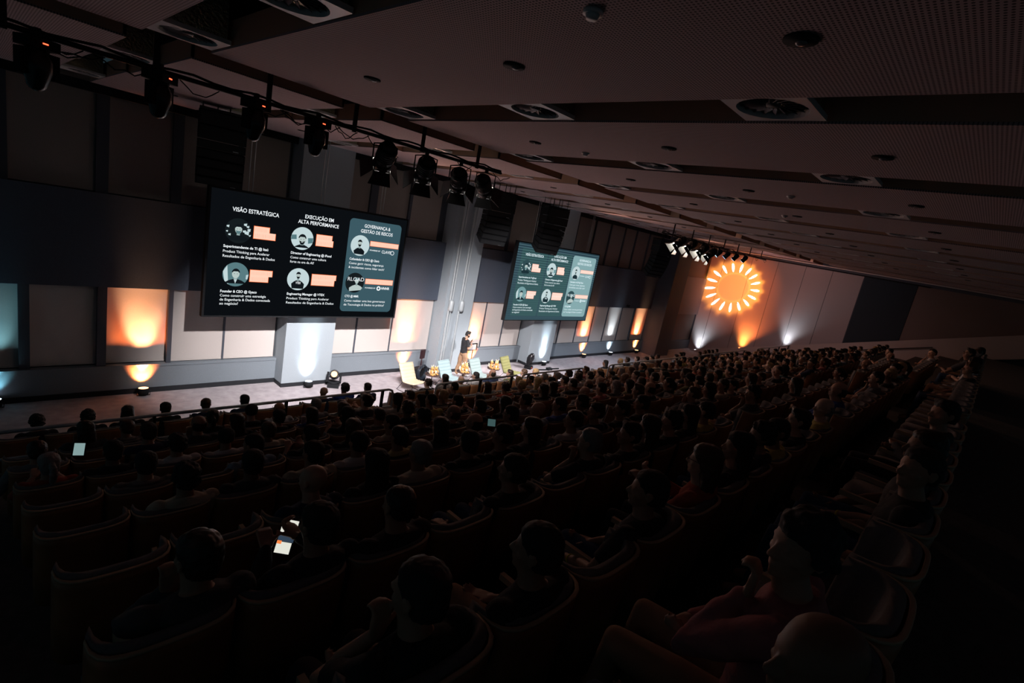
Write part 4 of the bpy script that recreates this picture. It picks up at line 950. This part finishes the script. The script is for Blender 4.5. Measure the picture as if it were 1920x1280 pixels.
# people singled out in the photograph: (row, x) -> hair, hair colour, shirt, sleeve, pose combo, skin, extras
S0, S1, S2, S5, S7, C1, C6, H2, H9, P3, F4 = (0, 0.0), (0, .45), (0, -.25), (5, .0), (5, .75), (1, .1), (1, .6), (2, .25), (2, .9), (3, .15), (4, .3)
S3 = (5, .35)
FORE = {
 -1: [(1.18, 'bald', 'dark', 'charcoal', 1, S7, 2, {}), (1.66, 'curly', 'black', 'pink', 1, H9, 1, dict(band=True)), (3.1, 'short', 'black', 'black', 0, S7, 1, {}), (3.6, 'short', 'dark', 'charcoal', 0, S1, 2, dict(band=True)), (5.05, 'quiff', 'black', 'charcoal', 1, C6, 1, {})],
 0: [(.97, 'short', 'black', 'black', 0, H2, 1, {}), (1.48, 'short', 'black', 'black', 0, S3, 1, {}), (2.38, 'short', 'black', 'black', 0, S1, 1, dict(band=True)), (3.10, 'long', 'brown', 'red', 1, P3, 0, dict(glasses=True)), (3.64, 'long', 'black', 'black', 1, S1, 1, {}), (4.14, 'curly', 'black', 'charcoal', 0, C6, 1, {}), (4.42, 'short', 'black', 'yellow', 0, S7, 1, {}), (5.04, 'quiff', 'dark', 'black', 0, S3, 0, {}), (5.95, 'fringe', 'grey', 'yellow', 1, S7, 3, {})],
 1: [(.62, 'short', 'dark', 'charcoal', 1, H2, 1, dict(band=True)), (1.11, 'short', 'black', 'black', 1, P3, 1, dict(phone=1)), (1.53, 'buzz', 'dark', 'black', 0, S5, 1, {}), (2.40, 'short', 'black', 'black', 0, S3, 1, {}), (3.33, 'short', 'grey', 'black', 0, H2, 0, {}), (3.84, 'quiff', 'black', 'black', 0, S7, 1, {}), (4.22, 'straight', 'dark', 'black', 0, S0, 1, {}), (4.62, 'curly', 'black', 'black', 0, S7, 0, {}), (5.04, 'long', 'black', 'black', 0, S1, 0, {}), (5.41, 'short', 'black', 'yellow', 0, S5, 1, {}), (7.0, 'curly', 'black', 'charcoal', 0, H9, 1, {})],
 2: [(1.54, 'bald', 'dark', 'navy', 1, S3, 0, {}), (2.02, 'long', 'black', 'black', 0, S0, 1, {}), (2.42, 'short', 'grey', 'cream', 1, C1, 1, {}), (2.92, 'short', 'black', 'black', 0, S2, 1, {}), (3.34, 'short', 'black', 'black', 1, S1, 1, {}), (3.72, 'long', 'dark', 'charcoal', 0, S1, 0, {}), (4.37, 'short', 'dark', 'white', 1, S7, 1, {}), (4.87, 'short', 'black', 'navy', 1, H9, 1, {}), (5.34, 'quiff', 'black', 'black', 0, S7, 1, {}), (5.85, 'short', 'black', 'black', 0, S1, 1, {})],
 3: [(1.07, 'curly', 'black', 'cream', 1, S5, 1, {}), (1.52, 'short', 'black', 'charcoal', 0, S0, 2, {}), (2.0, 'short', 'black', 'cream', 1, S3, 1, {}), (2.45, 'short', 'black', 'white', 1, C1, 1, {}), (2.88, 'short', 'dark', 'striped', 1, S5, 1, {}), (3.40, 'long', 'dark', 'charcoal', 0, S0, 0, {}), (3.87, 'fringe', 'dark', 'grey', 0, S3, 0, {}), (4.47, 'short', 'black', 'black', 1, S1, 1, dict(glasses=True)), (4.95, 'bald', 'dark', 'light blue', 1, S7, 0, {}), (5.42, 'short', 'black', 'blue', 1, S1, 1, {}), (5.9, 'short', 'black', 'black', 0, S3, 1, {})],
 4: [(1.02, 'short', 'black', 'plaid', 1, S5, 1, {}), (1.90, 'short', 'black', 'light blue', 0, S1, 1, {}), (2.47, 'short', 'black', 'black', 0, P3, 1, {}), (2.95, 'long', 'brown', 'black', 0, S0, 0, {}), (3.45, 'short', 'black', 'cream', 1, S3, 1, {}), (3.92, 'curly', 'black', 'charcoal', 0, S1, 1, {}), (4.4, 'fringe', 'brown', 'black', 0, S3, 0, {}), (4.9, 'short', 'black', 'navy', 1, C1, 1, {}), (5.4, 'straight', 'dark', 'black', 0, S0, 0, {}), (5.85, 'short', 'black', 'grey', 0, S1, 1, {})],
 8: [(.70, 'curly', 'black', 'black', 1, S0, 1, {}), (1.27, 'curly', 'black', 'black', 1, S2, 1, dict(glasses=True)), (1.78, 'straight', 'dark', 'black', 1, S2, 1, dict(glasses=True)), (2.29, 'short', 'black', 'black', 1, S0, 1, {}), (2.90, 'short', 'brown', 'navy', 0, S2, 0, {}), (3.54, 'short', 'black', 'navy', 1, S0, 0, {}), (5.08, 'bald', 'dark', 'navy', 0, S0, 0, {}), (5.62, 'curly', 'black', 'blue', 1, F4, 1, {}), (6.1, 'short', 'dark', 'navy', 0, S0, 0, {}), (7.75, 'curly', 'dark', 'black', 1, S7, 3, dict(legs=1)), (8.30, 'long', 'dark', 'white', 1, S0, 0, {}), (8.85, 'fringe', 'blonde', 'cream', 1, S2, 0, {}), (9.35, 'short', 'black', 'white', 0, S1, 0, {}), (10.0, 'fringe', 'dark', 'navy', 0, H2, 1, {}), (10.7, 'quiff', 'dark', 'olive', 1, S1, 0, {}), (11.3, 'curly', 'brown', 'charcoal', 0, S1, 0, {})],
}
FLIM = {8: 11.6}
rr = random.Random(5)
HCH = ['short'] * 9 + ['buzz'] * 3 + ['quiff'] * 3 + ['curly'] * 3 + ['long'] * 4 + ['straight'] * 3 + ['bun', 'ponytail', 'ponytail', 'fringe', 'fringe', 'bald', 'cap']
CCH = ['black'] * 12 + ['charcoal'] * 5 + ['navy'] * 3 + ['grey'] * 3 + ['white'] * 3 + ['cream'] * 2 + ['light blue'] * 2 + ['olive'] + ['teal'] + ['blue'] + ['red'] + ['yellow', 'plaid', 'pink']
seats = []; folk = []
for k in range(-1, 9):
    for bi, (xa, xb, bn) in enumerate(BLOCKS):
        if k == -1 and bi == 0: xa = .99
        if bi == 3 and k < 2: continue
        x = xa; n = 0
        while x <= xb:
            n += 1; seats.append((x, k, bi, n))
            fore = k in FORE and x < FLIM.get(k, 7.2)
            if not fore:
                occ = .90
                if k in (0, 1, -1) and x > 7: occ = .35
                if k == -1: occ = .3
                if k in (5, 6, 7) and x < 1.3: occ = .35
                if k == 8: occ = .75
                if bi == 3: occ = .85
                if rr.random() < occ:
                    far = min(1.0, x / 14)
                    yawp = [c for c in COMBOS if c[1] <= .3] if x < 5 else ([c for c in COMBOS if c[1] >= .3] if x > 11 else COMBOS)
                    folk.append((x + rr.uniform(-.03, .03), k, bi, n, rr.choice(HCH), rr.choice(['black'] * 5 + ['dark'] * 4 + ['brown'] * 2 + ['grey', 'blonde']), rr.choice(CCH), int(rr.random() < .4), rr.choice(yawp), rr.choice([0, 0, 1, 1, 1, 2, 3]), dict(glasses=rr.random() < .15, band=rr.random() < .12)))
            x += SP
for k, L in FORE.items():
    for p in L:
        n = int(round((p[0] - (.5 if k > -1 else .99)) / SP)) + 1
        bi = 0 if p[0] < 6.5 else 1
        if bi: n = max(1, int(round((p[0] - 6.95) / SP)) + 1)
        folk.append((p[0], k, bi, n, *p[1:]))
# seats: the 300 nearest are things, the rest one mass
def dist(x, k): return math.sqrt(x * x + rowY(k) ** 2 + (5.87 - rowZ(k) - 1) ** 2)
seats.sort(key=lambda s_: dist(s_[0], s_[1])); folk.sort(key=lambda s_: dist(s_[0], s_[1]))
o0 = seat_proto(0)
NW = ['', 'first', 'second', 'third', 'fourth', 'fifth', 'sixth', 'seventh', 'eighth', 'ninth', 'tenth', 'eleventh', 'twelfth', 'thirteenth', 'fourteenth', 'fifteenth', 'sixteenth', 'seventeenth']
for i, (x, k, bi, n) in enumerate(seats[:300]):
    o = o0 if i == 0 else copy_tree(o0)
    o.location = (x, rowY(k), rowZ(k)); tag(o, 'curved red-brown plywood seat with grey cushion, %s, %s, %s from left' % (ROWN[k], BLOCKS[bi][2], NW[n]), 'seat', 'auditorium seats')
def merge(items, name, mats):
    """items: (mesh, matrix, material index) joined into one mesh"""
    vs, fs, mi = [], [], []
    for me, M_, idx in items:
        b = len(vs); vs += [M_ @ v.co for v in me.vertices]
        for p in me.polygons: fs.append([b + q for q in p.vertices]); mi.append(idx)
    me = bpy.data.meshes.new(name); me.from_pydata(vs, [], fs); me.polygons.foreach_set('material_index', mi); me.polygons.foreach_set('use_smooth', [True] * len(fs))
    for q in mats: me.materials.append(q)
    me.update(); o = bpy.data.objects.new(name, me); return link(o)
lo = seat_proto(1); parts = [(c.data, {'red_brown_plywood': 0, 'pale_plywood_edge': 1, 'grey_seat_upholstery': 2, 'black_metal': 3}[c.data.materials[0].name]) for c in lo.children]
its = []
for (x, k, bi, n) in seats[300:]:
    M_ = Matrix.Translation((x, rowY(k), rowZ(k)))
    its += [(me, M_, idx) for me, idx in parts]
tag(merge(its, 'far_auditorium_seats', [M_wood, M_ply, M_pad, M_blackm]), 'mass of small distant seats filling the far end of the hall', 'seats', None, 'stuff')
for c in list(lo.children): bpy.data.objects.remove(c)
bpy.data.objects.remove(lo)
# people
HN = {'short': 'short-haired', 'buzz': 'crop-haired', 'quiff': 'quiff-haired', 'curly': 'curly-haired', 'long': 'long-haired', 'straight': 'straight-haired', 'bun': 'bun-haired', 'ponytail': 'ponytailed', 'fringe': 'balding', 'bald': 'bald', 'cap': 'cap-wearing'}
NI = 300
M_phone = mat('phone_black', (.01, .01, .012), .3); M_phs = glow('phone_screen_white', (.85, .85, .75), .9); M_phd = glow('phone_screen_dark', (.03, .05, .08)); M_pho = glow('phone_screen_orange', (1, .25, .06))
for i, (x, k, bi, n, hr, hc, sh, sl, cb, sk, ex) in enumerate(folk[:NI]):
    ex = dict(ex); ph = ex.pop('phone', None)
    if k in (-1, 0, 1) and bi == 0: rz = 0.05
    else: rz = rr.uniform(-.08, .12)
    zz = rowZ(k)
    sc = 1.0 if (k in FORE and bi == 0) else rr.uniform(.95, 1.03)
    dy = .10 if k == -1 and sh == 'pink' else 0
    legs = M_jlight if ex.pop('legs', None) else rr.choice([M_trous, M_jeans, M_jeans, M_trous, M_khaki])
    o = person((x, rowY(k) + dy, zz), rz, cb, hr, hc, sh, sl, SKIN[sk], sc, legs, **ex)
    tag(o, '%s person in %s %s, %s, %s, %s from left' % (HN[hr], sh, 'long-sleeved shirt' if sl else 'shirt', ROWN[k], BLOCKS[bi][2], NW[n]), 'person', 'seated audience')
    if ph:
        q = empty('mobile_phone', (1.13, 2.30, 4.09), .1); q.rotation_euler = (-.62, .25, -.45); q.scale = (1.15, 1.15, 1.15); tag(q, 'lit mobile phone held up by a dark-haired person near the bottom left', 'phone')
        MB().box(-.037, 0, -.075, .037, .008, .075).obj('case', M_phone, q)
        s1 = MB().box(-.034, -.002, .015, .034, -.0005, .072).obj('display', M_phs, q); MB().box(-.034, -.002, -.022, .034, -.0005, .013).obj('dark_picture', M_phd, q); MB().box(-.034, -.002, -.072, .030, -.0005, -.024).obj('lower_display', M_phs, q); MB().box(-.034, -.003, -.034, -.015, -.0022, -.020).obj('orange_button', M_pho, q)
# distant people, one simplified crowd
lowb = []
for cb in ((0, .45), (5, .75), (1, .6)):
    b = remesh(sitting(cb[0], cb[1], 'body')[0], 'lowbody', SKIN[1], .022, 1); s_ = remesh(sitting(cb[0], 0, 'shirt', 0)[0], 'lowshirt', CLM['black'], .03, 1); lowb.append((b, s_, HFR[cb]))
lowh = {}
for h_ in ('short', 'long'):
    o_ = bpy.data.objects.new('t', HAIR[h_]); COL.objects.link(o_); m_ = o_.modifiers.new('d', 'DECIMATE'); m_.ratio = .12; dg = bpy.context.evaluated_depsgraph_get(); dg.update(); lowh[h_] = bpy.data.meshes.new_from_object(o_.evaluated_get(dg), depsgraph=dg); bpy.data.objects.remove(o_)
cm = [SKIN[0], SKIN[1], HAIRM['black'], HAIRM['brown']] + [CLM[c] for c in ('black', 'charcoal', 'navy', 'white', 'grey', 'light blue', 'red')]
its = []
for (x, k, bi, n, hr, hc, sh, sl, cb, sk, ex) in folk[NI:]:
    b, s_, hf = rr.choice(lowb); M_ = Matrix.Translation((x, rowY(k), rowZ(k))) @ Matrix.Rotation(rr.uniform(-.1, .2), 4, 'Z') @ Matrix.Scale(.89 * rr.uniform(.97, 1.03), 4)
    its.append((b, M_, rr.choice([0, 1, 1]))); its.append((s_, M_, rr.choice([4, 4, 4, 5, 5, 6, 7, 8, 9, 10]))); its.append((lowh['long' if hr in ('long', 'straight') else 'short'], M_ @ hf, rr.choice([2, 2, 3])))
tag(merge(its, 'far_audience', cm), 'crowd of tiny seated people at the far end of the hall', 'crowd', None, 'stuff')

# ------------------------------------------------------------------ the presenter
def presenter(loc, rz):
    def arms(mb, part):
        for s_, sh, el, wr, d in ((-1, V(-.18, 0, 1.42), V(-.27, .06, 1.14), V(-.02, .22, 1.33), V(.35, .3, .8)), (1, V(.18, 0, 1.42), V(.25, .04, 1.14), V(.06, .26, 1.20), V(-.6, .2, .5))):
            if part == 'body': mb.tube([sh, (sh + el) / 2, el, el * .6 + wr * .4, wr], [.052, .047, .040, .041, .026], 14); hand(mb, wr, d, V(0, -1, .2), -s_, 1.1)
            else: mb.tube([sh, sh * .6 + el * .4, sh * .28 + el * .72], [.074, .068, .070], 14, False); mb.ell(sh, (.073, .07, .07))
    ch = [(V(0, 0, .92), 0, .15, .11), (V(0, 0, 1.02), 0, .15, .11), (V(0, 0, 1.12), 0, .145, .11), (V(0, 0, 1.26), 0, .168, .12), (V(0, 0, 1.38), 0, .178, .115), (V(0, 0, 1.45), 0, .15, .085), (V(0, .0, 1.49), 0, .08, .06)]
    hf = head_frame(V(0, .035, 1.53), -.1, -.18)
    mb = MB(); torso(mb, ch, grow=-.012); mb.tube([V(0, 0, 1.46), V(0, .02, 1.53), V(0, .03, 1.58)], [.062, .057, .056], 12); head_shape(mb, hf); arms(mb, 'body')
    for s_ in (-1, 1): mb.tube([V(s_ * .09, 0, .92), V(s_ * .10, .01 + s_ * .05, .48), V(s_ * .11, s_ * .10, .07)], [.085, .055, .038], 12); mb.tube([V(s_ * .11, s_ * .10, .05), V(s_ * .12, s_ * .10 + .15, .03)], [.042, .03], 10)
    o = bpy.data.objects.new('presenter', remesh(mb, 'presenter', mat('presenter_skin', (.50, .28, .19), .5), .006, 3)); link(o); o.location = loc; o.rotation_euler = (0, 0, rz)
    tag(o, 'standing bearded person in black T-shirt and khaki trousers holding a microphone on stage', 'person')
    mb = MB(); torso(mb, ch[:-1], grow=.014); arms(mb, 'shirt'); mb.tube([V(0, 0, 1.44), V(0, .01, 1.495)], [.09, .075], 14, False); me = remesh(mb, 'shirt', CLM['black'], .010, 3)
    for v in me.vertices: v.co += v.normal * noise.noise(Vector((v.co.x * 8, v.co.y * 8, v.co.z * 16))) * .010
    link(bpy.data.objects.new('t_shirt', me), o)
    mb = MB(); mb.ell(V(0, 0, .95), (.165, .125, .10)); mb.ell(V(0, 0, .88), (.16, .125, .10))
    for s_ in (-1, 1): mb.tube([V(s_ * .085, 0, .90), V(s_ * .098, .01 + s_ * .05, .70), V(s_ * .105, .02 + s_ * .06, .48), V(s_ * .11, s_ * .09, .28), V(s_ * .115, s_ * .10, .09)], [.105, .098, .085, .078, .075], 14)
    me = remesh(mb, 'trousers', M_khaki, .012, 3)
    for v in me.vertices: v.co += v.normal * noise.noise(Vector((v.co.x * 9, v.co.y * 9, v.co.z * 11))) * .012
    link(bpy.data.objects.new('trousers', me), o)
    for s_ in (-1, 1):
        mb = MB(); mb.tube([V(s_ * .115, s_ * .10 - .05, .045), V(s_ * .12, s_ * .10 + .08, .045), V(s_ * .125, s_ * .10 + .17, .035)], [.045, .045, .035], 12); mb.obj('shoe', M_shoe, o)
    c = bpy.data.objects.new('hair', HAIR['quiff']); link(c, o); c.matrix_local = hf; slot(c, HAIRM['black'])
    mb = MB(); rings = []
    for z, e in ((.012, -.010), (.03, .004), (.055, .006), (.075, .004), (.10, .0)):
        rings.append([Vector(((.052 + (z - .012) * .28 + e) * math.cos(t), .018 + (.066 + e) * math.sin(t) * (1 if z < .07 else .55), z)) for t in [-.3 + (PI + .6) * k / 16 for k in range(17)]])
    mb.loft(rings, cap=False, closed=False); bm_ = mb.obj('beard', HAIRM['black'], o); bm_.matrix_local = hf
    so = bm_.modifiers.new('s', 'SOLIDIFY'); so.thickness = .012; so.offset = 0
    o2 = MB().box(-.05, .128, 1.27, .06, .1295, 1.285).obj('shirt_print', mat('white_print', (.6, .6, .6), .8), o)
    m_ = empty('microphone', Vector(loc) + Matrix.Rotation(rz, 3, 'Z') @ V(.02, .235, 1.40), rz); m_.rotation_euler = (-.5, 0, rz); tag(m_, 'black handheld microphone held to the presenter\'s mouth', 'microphone')
    MB().tube([(0, 0, -.13), (0, 0, .07)], [.011, .015], 12).obj('handle', M_black, m_); MB().ell((0, 0, .10), (.024, .024, .027)).obj('grille', M_steel, m_)
    return o
presenter((13.05, 14.0, 0), -1.85)
# ------------------------------------------------------------------ screens held by the audience
def slab(name, loc, rot, w_, h_, m, label, cat):
    q = empty(name, loc); q.rotation_euler = rot; tag(q, label, cat)
    MB().box(-w_ / 2 - .01, 0, -h_ / 2 - .01, w_ / 2 + .01, .012, h_ / 2 + .01).obj('case', M_phone, q); MB().box(-w_ / 2, -.002, -h_ / 2, w_ / 2, -.0005, h_ / 2).obj('display', m, q)
M_tab = glow('tablet_screen', (.28, .42, .42), .8); M_lap = glow('laptop_screen', (.05, .10, .10), .9)
slab('tablet_computer', (.76, 6.10, 2.92), (-.5, .15, -.1), .085, .12, M_tab, 'small glowing pale tablet held at the dark left end of the rows', 'tablet')
slab('laptop_screen', (4.61, 4.20, 3.41), (-.5, 0, -.6), .10, .09, M_lap, 'small dim teal laptop screen among the heads in the middle', 'laptop')
# standing people at the far right
def standing(x, y, z, rz, sh, label):
    o = bpy.data.objects.new('standing_person', STB); link(o); o.location = (x, y, z); o.rotation_euler = (0, 0, rz); slot(o, SKIN[1]); tag(o, label, 'person')
    for nm, me, m in (('shirt', STS, CLM[sh]), ('trousers', STT, M_trous)):
        c = bpy.data.objects.new(nm, me); link(c, o); slot(c, m)
    c = bpy.data.objects.new('hair', HAIR['short']); link(c, o); c.matrix_local = STH; slot(c, HAIRM['black'])
ch = [(V(0, 0, .92), 0, .15, .11), (V(0, 0, 1.12), 0, .145, .11), (V(0, 0, 1.26), 0, .168, .12), (V(0, 0, 1.38), 0, .178, .115), (V(0, 0, 1.45), 0, .15, .085), (V(0, .0, 1.49), 0, .08, .06)]
STH = head_frame(V(0, .035, 1.53), 0); mb = MB(); torso(mb, ch, grow=-.012); mb.tube([V(0, 0, 1.46), V(0, .03, 1.58)], [.062, .056], 12); head_shape(mb, STH)
for s_ in (-1, 1): mb.tube([V(s_ * .18, 0, 1.42), V(s_ * .26, -.02, 1.12), V(s_ * .05, .20, 1.08)], [.05, .04, .026], 12); hand(mb, V(s_ * .05, .20, 1.08), V(-s_, .2, 0), V(0, -1, 0), -s_, .6); mb.tube([V(s_ * .09, 0, .92), V(s_ * .10, .02, .48), V(s_ * .11, 0, .07)], [.085, .055, .038], 12); mb.tube([V(s_ * .11, 0, .05), V(s_ * .12, .15, .03)], [.042, .03], 10)
STB = remesh(mb, 'standing_body', SKIN[1], .009, 3)
mb = MB(); torso(mb, ch, grow=.014)
for s_ in (-1, 1): mb.tube([V(s_ * .18, 0, 1.42), V(s_ * .235, -.01, 1.20)], [.07, .062], 12)
STS = remesh(mb, 'standing_shirt', CLM['black'], .012, 3)
mb = MB(); mb.ell(V(0, 0, .92), (.165, .125, .12))
for s_ in (-1, 1): mb.tube([V(s_ * .085, 0, .88), V(s_ * .105, .03, .48), V(s_ * .115, 0, .09)], [.10, .08, .07], 12)
STT = remesh(mb, 'standing_trousers', M_trous, .013, 3)
standing(17.5, -1.6, rowZ(-1), .3, 'black', 'person in black standing on the rear walkway at the dark right edge')
standing(11.0, -1.25, rowZ(-1), .3, 'charcoal', 'second standing person with folded arms at the dark right edge, nearer')
print('seats', len(seats), 'folk', len(folk))
